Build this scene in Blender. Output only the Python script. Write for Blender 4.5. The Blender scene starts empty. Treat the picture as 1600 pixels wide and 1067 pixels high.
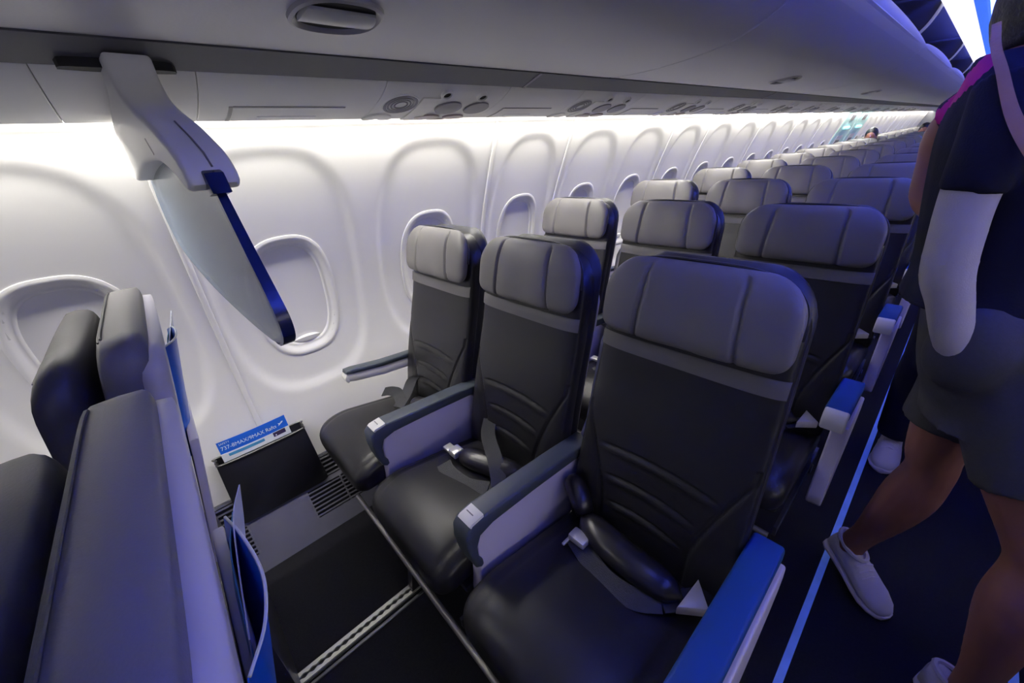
import bpy, bmesh, math, random
import numpy as np
from mathutils import Vector, Matrix

# ------------------------------------------------------------------ camera, world, exposure
S = bpy.context.scene
COL = S.collection
CAM_H = 1.40
F_PX = 606.6
RIGHT = Vector((0.6772, 0.7328, -0.0659))
DOWN = Vector((0.2741, -0.3366, -0.9009))
FWD = Vector((-0.6836, 0.5863, -0.4345))

def setup_camera():
    vy = Vector((760.0, -361.5, F_PX)).normalized()          # image direction of +Y (x right, y down, z forward)
    vl = Vector((-600.0, -243.5, F_PX)).normalized()         # image direction of -X
    vd = vl.cross(vy)
    if vd.y < 0:
        vd = -vd
    rows = [-vl, vy, -vd]                                    # world axes in camera terms
    right = Vector((rows[0].x, rows[1].x, rows[2].x))
    down = Vector((rows[0].y, rows[1].y, rows[2].y))
    fwd = Vector((rows[0].z, rows[1].z, rows[2].z))
    cd = bpy.data.cameras.new('camera')
    cd.sensor_width = 36.0
    cd.sensor_fit = 'HORIZONTAL'
    cd.lens = F_PX / 1600.0 * 36.0
    cd.clip_start = 0.02
    cam = bpy.data.objects.new('camera', cd)
    COL.objects.link(cam)
    m = Matrix.Identity(4)
    for i in range(3):
        m[i][0] = right[i]
        m[i][1] = -down[i]
        m[i][2] = -fwd[i]
    m[2][3] = CAM_H
    cam.matrix_world = m
    S.camera = cam

setup_camera()
S.view_settings.view_transform = 'Standard'
S.view_settings.look = 'None'
S.view_settings.gamma = 1.0
S.view_settings.use_curve_mapping = False
S.view_settings.exposure = 1.02
S.cycles.use_denoising = True
S.cycles.max_bounces = 10
S.cycles.diffuse_bounces = 6
S.cycles.sample_clamp_indirect = 4.0
WASH = 33.0            # warm white strip along the top of the side walls
LENS = 0.62            # pale lavender ceiling lens above the bins
BLUE = 120.0            # blue mood strip beside it
world = bpy.data.worlds.new('cabin_world')
S.world = world
world.use_nodes = True
bg = world.node_tree.nodes['Background']
bg.inputs[0].default_value = (0.42, 0.42, 0.85, 1)
bg.inputs[1].default_value = 0.07

# ------------------------------------------------------------------ materials
def mat(name, col, rough=0.5, metal=0.0, bump=0.0, bscale=200.0, var=0.0, vscale=6.0, spec=0.5, alpha=1.0, trans=0.0, coat=0.0, emit=None, estr=0.0, sheen=0.0):
    m = bpy.data.materials.new(name)
    m.use_nodes = True
    nt = m.node_tree
    b = nt.nodes['Principled BSDF']
    b.inputs['Base Color'].default_value = (*col, 1)
    b.inputs['Roughness'].default_value = rough
    b.inputs['Metallic'].default_value = metal
    b.inputs['Specular IOR Level'].default_value = spec
    b.inputs['Alpha'].default_value = alpha
    b.inputs['Transmission Weight'].default_value = trans
    b.inputs['Coat Weight'].default_value = coat
    b.inputs['Sheen Weight'].default_value = sheen
    if emit:
        b.inputs['Emission Color'].default_value = (*emit, 1)
        b.inputs['Emission Strength'].default_value = estr
    tc = nt.nodes.new('ShaderNodeTexCoord')
    if bump > 0:
        n = nt.nodes.new('ShaderNodeTexNoise')
        n.inputs['Scale'].default_value = bscale
        n.inputs['Detail'].default_value = 3
        bp = nt.nodes.new('ShaderNodeBump')
        bp.inputs['Strength'].default_value = bump
        bp.inputs['Distance'].default_value = 0.002
        nt.links.new(tc.outputs['Object'], n.inputs['Vector'])
        nt.links.new(n.outputs['Fac'], bp.inputs['Height'])
        nt.links.new(bp.outputs['Normal'], b.inputs['Normal'])
    if var > 0:
        n2 = nt.nodes.new('ShaderNodeTexNoise')
        n2.inputs['Scale'].default_value = vscale
        n2.inputs['Detail'].default_value = 4
        mx = nt.nodes.new('ShaderNodeMixRGB')
        mx.inputs['Color1'].default_value = (*[c * (1 - var) for c in col], 1)
        mx.inputs['Color2'].default_value = (*[min(1, c * (1 + var)) for c in col], 1)
        nt.links.new(tc.outputs['Object'], n2.inputs['Vector'])
        nt.links.new(n2.outputs['Fac'], mx.inputs['Fac'])
        nt.links.new(mx.outputs['Color'], b.inputs['Base Color'])
    return m

M = {}
M['wall'] = mat('white_sidewall_plastic', (0.86, 0.85, 0.835), 0.62, bump=0.04, bscale=90)
M['ring'] = mat('window_frame_plastic', (0.84, 0.83, 0.815), 0.42)
M['shade'] = mat('window_shade_plastic', (0.84, 0.83, 0.82), 0.55, bump=0.05, bscale=60)
M['joint'] = mat('panel_joint_bead', (0.84, 0.83, 0.82), 0.35)
M['dado'] = mat('grey_vent_panel', (0.085, 0.085, 0.11), 0.5, bump=0.1, bscale=150)
M['slat'] = mat('vent_slat_grey', (0.10, 0.10, 0.12), 0.4)
M['black'] = mat('black_recess', (0.006, 0.006, 0.008), 0.7)
M['carpet'] = mat('dark_carpet', (0.012, 0.012, 0.015), 0.95, bump=0.6, bscale=450, var=0.35, vscale=120, spec=0.1)
M['strip'] = mat('floor_path_strip', (0.16, 0.26, 0.75), 0.4, var=0.3, vscale=14, emit=(0.10, 0.25, 1.0), estr=0.06)
M['rail'] = mat('seat_track_metal', (0.62, 0.62, 0.56), 0.4, metal=0.3)
M['psu'] = mat('overhead_unit_plastic', (0.84, 0.83, 0.82), 0.42, bump=0.05, bscale=120)
M['psu_dark'] = mat('overhead_unit_recess', (0.20, 0.19, 0.21), 0.4)
M['psu_pink'] = mat('overhead_unit_rosy', (0.42, 0.34, 0.34), 0.4)
M['beam'] = mat('dark_bin_valance', (0.10, 0.10, 0.115), 0.5, bump=0.05, bscale=120)
M['bin'] = mat('bin_bucket_plastic', (0.72, 0.71, 0.74), 0.38, bump=0.12, bscale=160)
M['lip'] = mat('bin_lip_plastic', (0.78, 0.77, 0.80), 0.35)
M['liner'] = mat('bin_liner_dark', (0.035, 0.034, 0.045), 0.7)
M['edge_white'] = mat('white_edge_trim', (0.85, 0.85, 0.88), 0.35)
M['ceiling'] = mat('ceiling_blue_tinted_panel', (0.14, 0.24, 0.66), 0.6)  # blue of the mood light put into the dome's base colour
M['lens'] = mat('ceiling_light_lens', (0.8, 0.8, 0.85), 0.4, emit=(0.82, 0.80, 1.0), estr=LENS)
M['blue_led'] = mat('blue_light_strip', (0.2, 0.3, 0.8), 0.4, emit=(0.16, 0.20, 1.0), estr=BLUE)
M['cove'] = mat('blue_cove_lens', (0.08, 0.2, 0.7), 0.4, emit=(0.06, 0.20, 1.0), estr=0.42)
M['wash'] = mat('wall_wash_strip', (0.9, 0.9, 0.85), 0.5, emit=(1.0, 0.965, 0.90), estr=WASH)
M['wash_far'] = mat('far_wall_wash_strip', (0.9, 0.9, 0.88), 0.5, emit=(1.0, 0.97, 0.94), estr=WASH * 0.52)
M['leather'] = mat('charcoal_leather', (0.015, 0.0145, 0.016), 0.38, bump=0.10, bscale=380, spec=0.45)
M['head'] = mat('grey_leather', (0.165, 0.158, 0.153), 0.45, bump=0.10, bscale=380, spec=0.45)
M['band'] = mat('grey_band_leather', (0.13, 0.125, 0.125), 0.5, bump=0.08, bscale=300)
M['navy'] = mat('dark_side_leather', (0.022, 0.023, 0.030), 0.5, bump=0.08, bscale=300)
M['shell'] = mat('pale_seat_shell', (0.62, 0.60, 0.68), 0.4)
M['armpanel'] = mat('pale_armrest_panel', (0.64, 0.60, 0.78), 0.42, bump=0.05, bscale=100)  # lavender cast of the ceiling light mixed into the white plastic's colour
M['armcap'] = mat('slate_armrest_pad', (0.055, 0.068, 0.085), 0.45, bump=0.06, bscale=250)
M['armblue'] = mat('blue_armrest_pad', (0.001, 0.050, 0.22), 0.6, bump=0.06, bscale=250)
M['button'] = mat('white_recline_button', (0.80, 0.79, 0.76), 0.35)
M['metal'] = mat('brushed_metal', (0.60, 0.60, 0.62), 0.28, metal=0.9)
M['darkmetal'] = mat('dark_metal', (0.10, 0.10, 0.11), 0.4, metal=0.7)
M['beammetal'] = mat('dull_beam_metal', (0.30, 0.29, 0.28), 0.45, metal=0.6)
M['belt'] = mat('black_webbing', (0.018, 0.019, 0.023), 0.55, bump=0.5, bscale=500)
M['roll'] = mat('black_glossy_leather', (0.013, 0.012, 0.016), 0.30, bump=0.05, bscale=120, spec=0.6)
M['buckle'] = mat('bright_buckle_metal', (0.75, 0.74, 0.74), 0.3, metal=0.55)
M['fc'] = mat('first_class_grey_leather', (0.14, 0.135, 0.14), 0.5, bump=0.12, bscale=380)
M['fcdark'] = mat('first_class_dark_leather', (0.035, 0.034, 0.037), 0.5, bump=0.12, bscale=300)
M['pocket'] = mat('black_pocket', (0.012, 0.012, 0.016), 0.45, bump=0.08, bscale=300)
M['rim'] = mat('pocket_rim', (0.022, 0.020, 0.022), 0.28)
M['cardblue'] = mat('card_blue', (0.005, 0.10, 0.58), 0.35)
M['cardwhite'] = mat('card_white', (0.72, 0.76, 0.84), 0.4)
M['cardmid'] = mat('card_pale_blue', (0.06, 0.26, 0.52), 0.4)
M['carddark'] = mat('card_dark_purple', (0.035, 0.02, 0.07), 0.4)
M['bracket'] = mat('white_divider_arm', (0.74, 0.74, 0.72), 0.4)
M['navyedge'] = mat('navy_edge_trim', (0.005, 0.010, 0.045), 0.25)
M['glass'] = mat('smoked_translucent_panel', (0.17, 0.225, 0.30), 0.25, alpha=0.70, spec=0.4)
M['latch_ring'] = mat('latch_bezel', (0.45, 0.44, 0.45), 0.3)
M['latch_flap'] = mat('latch_flap', (0.66, 0.66, 0.64), 0.3)
M['skin'] = mat('skin', (0.27, 0.115, 0.085), 0.5, bump=0.05, bscale=200, var=0.06, vscale=20)
M['shirt'] = mat('navy_cotton', (0.008, 0.009, 0.022), 0.85, bump=0.3, bscale=300, spec=0.2)
M['pink'] = mat('magenta_cotton', (0.42, 0.015, 0.16), 0.8, bump=0.3, bscale=300, spec=0.2)
M['shorts'] = mat('grey_jersey', (0.075, 0.075, 0.085), 0.9, bump=0.4, bscale=350, var=0.1, vscale=150, spec=0.15)
M['sneaker'] = mat('white_sneaker_knit', (0.62, 0.58, 0.66), 0.7, bump=0.4, bscale=300)
M['sole'] = mat('white_sneaker_sole', (0.72, 0.66, 0.80), 0.5)
M['bag'] = mat('pale_grey_cloth', (0.50, 0.47, 0.49), 0.85, bump=0.4, bscale=350, var=0.06, vscale=30)
M['tan'] = mat('tan_strap', (0.42, 0.24, 0.17), 0.7, bump=0.4, bscale=200, var=0.2, vscale=25)
M['hair'] = mat('dark_hair', (0.008, 0.008, 0.014), 0.5, bump=0.8, bscale=160)
M['mint'] = mat('exit_door_plastic', (0.58, 0.83, 0.82), 0.4)
M['teal_led'] = mat('exit_marker_light', (0.3, 0.8, 0.8), 0.4, emit=(0.25, 0.95, 1.0), estr=1.2)

# ------------------------------------------------------------------ mesh helpers
def new_mesh(name, verts, faces, smooth=True, sharp=40):
    me = bpy.data.meshes.new(name)
    me.from_pydata([tuple(v) for v in verts], [], faces)
    me.validate()
    bm = bmesh.new(); bm.from_mesh(me)
    bmesh.ops.remove_doubles(bm, verts=bm.verts, dist=1e-6)
    bmesh.ops.recalc_face_normals(bm, faces=bm.faces)
    bm.to_mesh(me); bm.free()
    if smooth:
        for p in me.polygons: p.use_smooth = True
        if sharp: me.set_sharp_from_angle(angle=math.radians(sharp))
    return me

def link(name, me, m=None, parent=None, loc=None):
    o = bpy.data.objects.new(name, me)
    COL.objects.link(o)
    if m is not None and not me.materials:
        me.materials.append(M[m] if isinstance(m, str) else m)
    if parent is not None:
        o.parent = parent
        o.matrix_parent_inverse = Matrix.Translation(parent.location).inverted()
    if loc is not None: o.location = loc
    return o

def empty(name, loc=(0, 0, 0)):
    o = bpy.data.objects.new(name, None)
    o.empty_display_size = 0.05
    COL.objects.link(o)
    o.location = loc
    return o

def tag(o, label, cat, group=None, kind=None):
    if label: o['label'] = label
    if cat: o['category'] = cat
    if group: o['group'] = group
    if kind: o['kind'] = kind
    return o

def struct(o, label=None):
    o['kind'] = 'structure'
    if label: o['label'] = label
    return o

class MB:
    """collects verts and faces"""
    def __init__(s): s.v = []; s.f = []
    def add(s, v, f):
        k = len(s.v); s.v += [tuple(p) for p in v]; s.f += [tuple(i + k for i in q) for q in f]; return s
    def mesh(s, name, **k): return new_mesh(name, s.v, s.f, **k)

def box_vf(x0, x1, y0, y1, z0, z1, bev=0.0, seg=2):
    bm = bmesh.new()
    bmesh.ops.create_cube(bm, size=1.0)
    for v in bm.verts:
        v.co = Vector(((x0 + x1) / 2 + v.co.x * (x1 - x0), (y0 + y1) / 2 + v.co.y * (y1 - y0), (z0 + z1) / 2 + v.co.z * (z1 - z0)))
    if bev > 0:
        bmesh.ops.bevel(bm, geom=list(bm.edges), offset=bev, segments=seg, affect='EDGES', profile=0.5)
    bm.verts.index_update()
    r = ([tuple(v.co) for v in bm.verts], [tuple(v.index for v in f.verts) for f in bm.faces])
    bm.free()
    return r

def box(name, x0, x1, y0, y1, z0, z1, m, parent=None, bev=0.004, seg=2):
    return link(name, new_mesh(name, *box_vf(x0, x1, y0, y1, z0, z1, bev, seg)), m, parent)

def smooth_closed(poly, n=1):
    """Chaikin corner cutting of a closed polygon"""
    for _ in range(n):
        out = []
        for i in range(len(poly)):
            a, b = np.array(poly[i]), np.array(poly[(i + 1) % len(poly)])
            out += [tuple(a * .75 + b * .25), tuple(a * .25 + b * .75)]
        poly = out
    return poly

def prism_vf(poly, axis, a, b, bev=0.0, seg=2):
    """extrude a 2D polygon along an axis; axis 'x': poly=(y,z); 'y': poly=(x,z); 'z': poly=(x,y)"""
    def P(p, t):
        return (t, p[0], p[1]) if axis == 'x' else ((p[0], t, p[1]) if axis == 'y' else (p[0], p[1], t))
    n = len(poly)
    bm = bmesh.new()
    va = [bm.verts.new(P(p, a)) for p in poly]
    vb = [bm.verts.new(P(p, b)) for p in poly]
    fa = bm.faces.new(va); fb = bm.faces.new(vb[::-1])
    for i in range(n):
        bm.faces.new((va[i], vb[i], vb[(i + 1) % n], va[(i + 1) % n]))
    bmesh.ops.recalc_face_normals(bm, faces=bm.faces)
    if bev > 0:
        es = [e for e in bm.edges if fa in e.link_faces or fb in e.link_faces]
        bmesh.ops.bevel(bm, geom=es, offset=bev, segments=seg, affect='EDGES', profile=0.5, clamp_overlap=True)
    bm.verts.index_update()
    r = ([tuple(v.co) for v in bm.verts], [tuple(v.index for v in f.verts) for f in bm.faces])
    bm.free()
    return r

def catmull(pts, n=6, closed=False):
    P = [np.array(p, float) for p in pts]
    out = []
    N = len(P)
    rng = range(N) if closed else range(N - 1)
    for i in rng:
        p0 = P[(i - 1) % N] if closed or i > 0 else 2 * P[0] - P[1]
        p1 = P[i]; p2 = P[(i + 1) % N]
        p3 = P[(i + 2) % N] if closed or i + 2 < N else 2 * P[-1] - P[-2]
        for k in range(n):
            t = k / n
            out.append(0.5 * ((2 * p1) + (-p0 + p2) * t + (2 * p0 - 5 * p1 + 4 * p2 - p3) * t * t + (-p0 + 3 * p1 - 3 * p2 + p3) * t ** 3))
    if not closed: out.append(P[-1])
    return out

def tube_vf(path, r, seg=10, closed=False, r2=None, up=(0, 0, 1), cap=True):
    """round (or elliptical) tube along a path; r may be a list; r2 is the radius along the second axis"""
    P = [Vector(p) for p in path]
    n = len(P)
    R = r if hasattr(r, '__len__') else [r] * n
    R2 = R if r2 is None else (r2 if hasattr(r2, '__len__') else [r2] * n)
    up = Vector(up)
    v = []; f = []
    for i in range(n):
        a = P[(i - 1) % n] if closed or i > 0 else P[i]
        b = P[(i + 1) % n] if closed or i < n - 1 else P[i]
        t = (b - a).normalized()
        s = t.cross(up)
        if s.length < 1e-3: s = t.cross(Vector((1, 0, 0)))
        s.normalize(); u = s.cross(t)
        for k in range(seg):
            ang = 2 * math.pi * k / seg
            v.append(P[i] + s * (R[i] * math.cos(ang)) + u * (R2[i] * math.sin(ang)))
    m = n if closed else n - 1
    for i in range(m):
        for k in range(seg):
            a = i * seg + k; b = i * seg + (k + 1) % seg
            c = ((i + 1) % n) * seg + (k + 1) % seg; d = ((i + 1) % n) * seg + k
            f.append((a, b, c, d))
    if cap and not closed:
        f.append(tuple(range(seg))); f.append(tuple(range((n - 1) * seg, n * seg)))
    return v, f

def ribbon_vf(path, wdir, width, th):
    """flat strap along a path; wdir = direction across the strap (one vector or one per point)"""
    P = [Vector(p) for p in path]
    n = len(P); v = []; f = []
    for i in range(n):
        a = P[max(i - 1, 0)]; b = P[min(i + 1, n - 1)]
        t = (b - a).normalized()
        w = Vector(wdir[i] if hasattr(wdir[0], '__len__') else wdir)
        w = (w - t * w.dot(t)).normalized()
        nn = w.cross(t)
        ww = width[i] if hasattr(width, '__len__') else width
        for sx, sz in ((-1, -1), (1, -1), (1, 1), (-1, 1)):
            v.append(P[i] + w * (sx * ww / 2) + nn * (sz * th / 2))
    for i in range(n - 1):
        for k in range(4):
            f.append((i * 4 + k, i * 4 + (k + 1) % 4, (i + 1) * 4 + (k + 1) % 4, (i + 1) * 4 + k))
    f.append((0, 1, 2, 3)); f.append(tuple(range((n - 1) * 4, n * 4)))
    return v, f

def ease(s, p=1.7):
    return math.copysign(1 - (1 - abs(s)) ** p, s)

def pillow_vf(w, h, tf, tb, rt, rb, n=6.0, m=6.0, nx=24, nz=24, disp=None, fn=None, taper=0.0, pe=1.7):
    """cushion: half width w, half height h, front/back thickness, top/bottom corner radius.
       local x across, y depth (front is -y), z up. disp(x,z) moves the front surface forward. fn maps (x,y,z)."""
    v = []; f = []
    def halfw(z):
        r = rt if z > 0 else rb
        e = abs(z) - (h - r)
        ww = w
        if e > 0 and r > 0:
            ww = w - r * (1 - math.sqrt(max(0, 1 - (e / r) ** 2)))
        return ww * (1 + taper * (-z / h))
    for side in (0, 1):
        base = len(v)
        for j in range(nz + 1):
            b = ease(-1 + 2 * j / nz, pe)
            z = h * b
            hw = halfw(z)
            for i in range(nx + 1):
                a = ease(-1 + 2 * i / nx, pe)
                x = hw * a
                k = max(0.0, (1 - abs(a) ** n)) ** (1 / n) * max(0.0, (1 - abs(b) ** m)) ** (1 / m)
                if side == 0:
                    y = -tf * k
                    if disp and k > 0.05: y -= disp(x, z) * min(1, k * 1.5)
                else:
                    y = tb * k
                p = (x, y, z)
                v.append(fn(*p) if fn else p)
        for j in range(nz):
            for i in range(nx):
                q = base + j * (nx + 1) + i
                f.append((q, q + 1, q + nx + 2, q + nx + 1) if side == 0 else (q, q + nx + 1, q + nx + 2, q + 1))
    return v, f

def groove(d, w):                       # a soft narrow dip
    return math.exp(-(d / w) ** 2)

def disc_rings(cy, cz, hy, hz, exps, rings, fn, n=48):
    """filled superellipse made of rings; fn(y,z,s) -> point"""
    v = []; f = []
    for r in rings:
        for k in range(n):
            a = 2 * math.pi * k / n
            c, s = math.cos(a), math.sin(a)
            y = cy + hy * r * math.copysign(abs(c) ** (2 / exps), c)
            z = cz + hz * r * math.copysign(abs(s) ** (2 / exps), s)
            v.append(fn(y, z, r))
    for i in range(len(rings) - 1):
        for k in range(n):
            f.append((i * n + k, i * n + (k + 1) % n, (i + 1) * n + (k + 1) % n, (i + 1) * n + k))
    f.append(tuple(range((len(rings) - 1) * n, len(rings) * n)))
    return v, f

ORD = ['front', 'second', 'third', 'fourth', 'fifth', 'sixth', 'seventh', 'eighth', 'ninth', 'tenth', 'eleventh', 'twelfth', 'thirteenth', 'fourteenth', 'fifteenth', 'sixteenth', 'seventeenth', 'eighteenth', 'nineteenth', 'twentieth']
Y_NEAR, Y_FAR = -1.6, 19.4
AISLE = 0.235                            # aisle centre line

# ------------------------------------------------------------------ floor
fl = box('floor', -1.62, 2.1, Y_NEAR, Y_FAR, -0.04, 0.0, 'carpet', bev=0)
struct(fl)
for i, x in enumerate((0.022, 0.455)):
    o = box('trim_%d' % (i + 1), x - 0.010, x + 0.010, Y_NEAR, 18.0, 0.0, 0.004, 'strip', bev=0.001, seg=1)
    struct(o, ('blue glowing floor strip along the seat side of the aisle', 'blue glowing floor strip along the far side of the aisle')[i])

def seat_track(x, y0, y1):
    root = empty('seat_track', (x, (y0 + y1) / 2, 0))
    b = MB(); b.add(*box_vf(x - 0.024, x + 0.024, y0, y1, 0.0005, 0.004, 0))
    link('track_bed', b.mesh('track_bed'), 'black', root)
    for s in (-1, 1):
        v = []; f = []
        ny = int((y1 - y0) / 0.0032)
        for j in range(ny + 1):
            y = y0 + (y1 - y0) * j / ny
            inner = 0.0035 + 0.0045 * (0.5 + 0.5 * math.cos(2 * math.pi * y / 0.0254))
            for z in (0.004, 0.011):
                v.append((x + s * inner, y, z)); v.append((x + s * 0.0185, y, z))
        for j in range(ny):
            a = j * 4; c = a + 4
            f += [(a + 2, a + 3, c + 3, c + 2), (a, a + 2, c + 2, c), (a + 1, c + 1, c + 3, a + 3)]
        f += [(0, 1, 3, 2), (ny * 4, ny * 4 + 2, ny * 4 + 3, ny * 4 + 1)]
        link('track_flange', new_mesh('track_flange', v, f), 'rail', root)
    b = MB()
    b.add(*box_vf(x + 0.030, x + 0.042, y0, y1, 0.0, 0.006, 0.002, 1))
    link('cover_edge', b.mesh('cover_edge'), 'darkmetal', root)
    tag(root, 'pale metal seat track with scalloped slot in the dark floor', 'seat track')
seat_track(-0.965, -0.9, 1.4)

# ------------------------------------------------------------------ side wall
_wz = [0.24, 0.45, 0.70, 0.90, 1.02, 1.15, 1.37, 1.525, 1.63]
_wx = [-1.640, -1.688, -1.715, -1.703, -1.683, -1.633, -1.54, -1.478, -1.435]
_wp = np.polyfit(_wz, _wx, 4)
_wd = np.polyder(_wp)
def WX(z): return float(np.polyval(_wp, z))
def W(y, z, d=0.0):
    s = float(np.polyval(_wd, z)); L = math.hypot(1, s)
    return (WX(z) + d / L, y, z - d * s / L)

RING_HW, RING_HH, RING_CZ, RING_N = 0.152, 0.243, 0.94, 2.7
REC_HH, REC_CZ, REC_N, REC_D = 0.45, 1.01, 2.9, 0.012
def se(y, z, hw, hh, n): return (abs(y / hw) ** n + abs(z / hh) ** n) ** (1 / n)

def panel_mesh(name, width, wins, hw, hole=True, step=0.0125):
    ny = int(round(width / step)); nz = int(round((1.60 - 0.235) / step))
    v = []; f = []
    for j in range(nz + 1):
        z = 0.235 + (1.60 - 0.235) * j / nz
        for i in range(ny + 1):
            y = width * i / ny
            d = 0.0
            for c in wins:
                q = se(y - c, z - REC_CZ, hw, REC_HH, REC_N)
                t = min(1, max(0, (1.06 - q) / 0.13)); d -= REC_D * t * t * (3 - 2 * t)
            e = min(y, width - y)
            if e < 0.02: d -= 0.006 * (1 - e / 0.02) ** 2
            v.append(W(y, z, d))
    for j in range(nz):
        for i in range(ny):
            y = width * (i + .5) / ny; z = 0.235 + (1.60 - 0.235) * (j + .5) / nz
            if hole and any(se(y - c, z - RING_CZ, RING_HW * .93, RING_HH * .95, RING_N) < 1 for c in wins): continue
            q = j * (ny + 1) + i
            f.append((q, q + 1, q + ny + 2, q + ny + 1))
    return new_mesh(name, v, f, sharp=0)

def joint_mesh():
    v = []; f = []
    n = 60
    prof = [(-0.011, -0.008), (-0.009, 0.003), (-0.004, 0.006), (0.004, 0.006), (0.009, 0.003), (0.011, -0.008)]
    for j in range(n + 1):
        z = 0.24 + (1.60 - 0.24) * j / n
        for (a, d) in prof: v.append(W(a, z, d))
    k = len(prof)
    for j in range(n):
        for i in range(k - 1):
            f.append((j * k + i, j * k + i + 1, (j + 1) * k + i + 1, (j + 1) * k + i))
    return new_mesh('panel_joint', v, f)

def ring_mesh():
    prof = [(-0.007, -0.020), (-0.005, 0.003), (0.000, 0.005), (0.006, 0.005), (0.013, 0.001), (0.020, -0.004), (0.0265, -0.009),
            (0.029, -0.0085), (0.034, -0.0095), (0.037, -0.013), (0.039, -0.018)]
    n = 72; v = []; f = []
    for (e, d) in prof:
        for k in range(n):
            a = 2 * math.pi * k / n; c, s = math.cos(a), math.sin(a)
            y = (RING_HW - e) * math.copysign(abs(c) ** (2 / RING_N), c)
            z = RING_CZ + (RING_HH - e * 1.15) * math.copysign(abs(s) ** (2 / RING_N), s)
            v.append(W(y, z, d - REC_D))
    for i in range(len(prof) - 1):
        for k in range(n):
            f.append((i * n + k, i * n + (k + 1) % n, (i + 1) * n + (k + 1) % n, (i + 1) * n + k))
    return new_mesh('window_frame', v, f, sharp=50)

def shade_mesh():
    def fn(y, z, r): return W(y, z, -REC_D - 0.015)
    v, f = disc_rings(0, RING_CZ, RING_HW - 0.036, RING_HH - 0.04, RING_N, [1, .9, .75, .55, .3, .1], fn, 56)
    return new_mesh('window_shade', v, f)

def handle_mesh():
    v = []; f = []
    n = 16
    for i in range(n + 1):
        t = -1 + 2 * i / n
        y = 0.062 * t
        k = max(0.0, 1 - t * t)
        for (zz, d) in ((0.742 + 0.012 * t * t, -0.020), (0.745 + 0.012 * t * t, -0.020 + 0.016 * k), (0.752 + 0.012 * k, -0.020 + 0.018 * k), (0.760 + 0.012 * k, -0.020)):
            v.append(W(y, zz, d - REC_D))
    for i in range(n):
        for j in range(3):
            f.append((i * 4 + j, i * 4 + j + 1, i * 4 + j + 5, i * 4 + j + 4))
    return new_mesh('shade_handle', v, f)

wall_left = struct(empty('wall_left', (-1.7, 6.0, 0)), 'curved white cabin side wall of moulded window panels')
P_PAIR = panel_mesh('sidewall_panel', 1.237, (0.287, 0.917), 0.262)
P_PAIR_FAR = panel_mesh('sidewall_panel', 1.16, (0.287, 0.860), 0.245, step=0.015)
P_ONE = panel_mesh('sidewall_panel', 0.55, (0.275,), 0.222)
P_PLAIN = panel_mesh('sidewall_panel', 1.0, (), 0.2, hole=False, step=0.05)
JOINT, RING, SHADE, HANDLE = joint_mesh(), ring_mesh(), shade_mesh(), handle_mesh()
for me, k in ((P_PAIR, 'wall'), (P_PAIR_FAR, 'wall'), (P_ONE, 'wall'), (P_PLAIN, 'wall'), (JOINT, 'joint'), (RING, 'ring'), (SHADE, 'shade'), (HANDLE, 'ring')):
    me.materials.append(M[k])
WIN_N = [0]
def add_window(y):
    WIN_N[0] += 1
    r = empty('window_%d' % WIN_N[0], (0, y, 0))
    struct(r)
    for nm, me in (('window_frame', RING), ('window_shade', SHADE), ('shade_handle', HANDLE)):
        o = bpy.data.objects.new(nm, me); COL.objects.link(o); o.parent = r
layout = [(-1.70, -1.16, 'one'), (-1.16, 0.053, 'near'), (0.053, 1.29, 'near'), (1.29, 1.826, 'one'), (1.826, 2.956, 'far'), (2.956, 3.534, 'one'), (3.534, 4.70, 'far'),
          (4.70, 5.84, 'far'), (5.84, 6.98, 'far'), (6.98, 8.14, 'far'), (9.90, 11.05, 'far'), (11.05, 12.2, 'far'), (12.2, 13.35, 'far'), (13.35, 14.5, 'far'), (14.5, 15.65, 'far'), (15.65, 16.8, 'far'), (16.8, 17.95, 'far'), (17.95, 19.4, 'plain')]
for (a, b, k) in layout:
    me, w0, wins = {'near': (P_PAIR, 1.237, (0.287, 0.917)), 'far': (P_PAIR_FAR, 1.16, (0.287, 0.860)), 'one': (P_ONE, 0.55, (0.275,)), 'plain': (P_PLAIN, 1.0, ())}[k]
    s = (b - a) / w0
    o = link('sidewall_panel', me, None, wall_left)
    o.location = (0, a, 0); o.scale = (1, s, 1)
    j = link('panel_joint', JOINT, None, wall_left); j.location = (0, a, 0)
    for c in wins:
        if a + c * s > -0.9: add_window(a + c * s)
j = link('panel_joint', JOINT, None, wall_left); j.location = (0, 8.14, 0)

# ------------------------------------------------------------------ sloping dado with its air-return grilles
dado = struct(empty('baseboard_left', (-1.54, 6.0, 0)), 'grey sloping vent panel along the foot of the wall')
D0, D1 = Vector((-1.445, 0, 0.0)), Vector((-1.650, 0, 0.262))        # foot and head of the slope
def DP(y, t, d=0.0):
    p = D0.lerp(D1, t); n = Vector((0.262, 0, 0.205)).normalized()
    return (p.x + n.x * d, y, p.z + n.z * d)
def dbox(y0, y1, t0, t1, d0, d1):
    v = [DP(y, t, d) for d in (d0, d1) for y in (y0, y1) for t in (t0, t1)]
    f = [(0, 1, 3, 2), (4, 6, 7, 5), (0, 4, 5, 1), (2, 3, 7, 6), (0, 2, 6, 4), (1, 5, 7, 3)]
    return v, f
link('vent_recess', new_mesh('vent_recess', *dbox(Y_NEAR, Y_FAR, -0.02, 1.02, -0.02, -0.010), smooth=False), 'black', dado)
def plate(y0, y1, t0, t1):
    link('vent_plate', new_mesh('vent_plate', *dbox(y0, y1, t0, t1, -0.010, 0.0), smooth=False), 'dado', dado)
SLAT = {}
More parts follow.
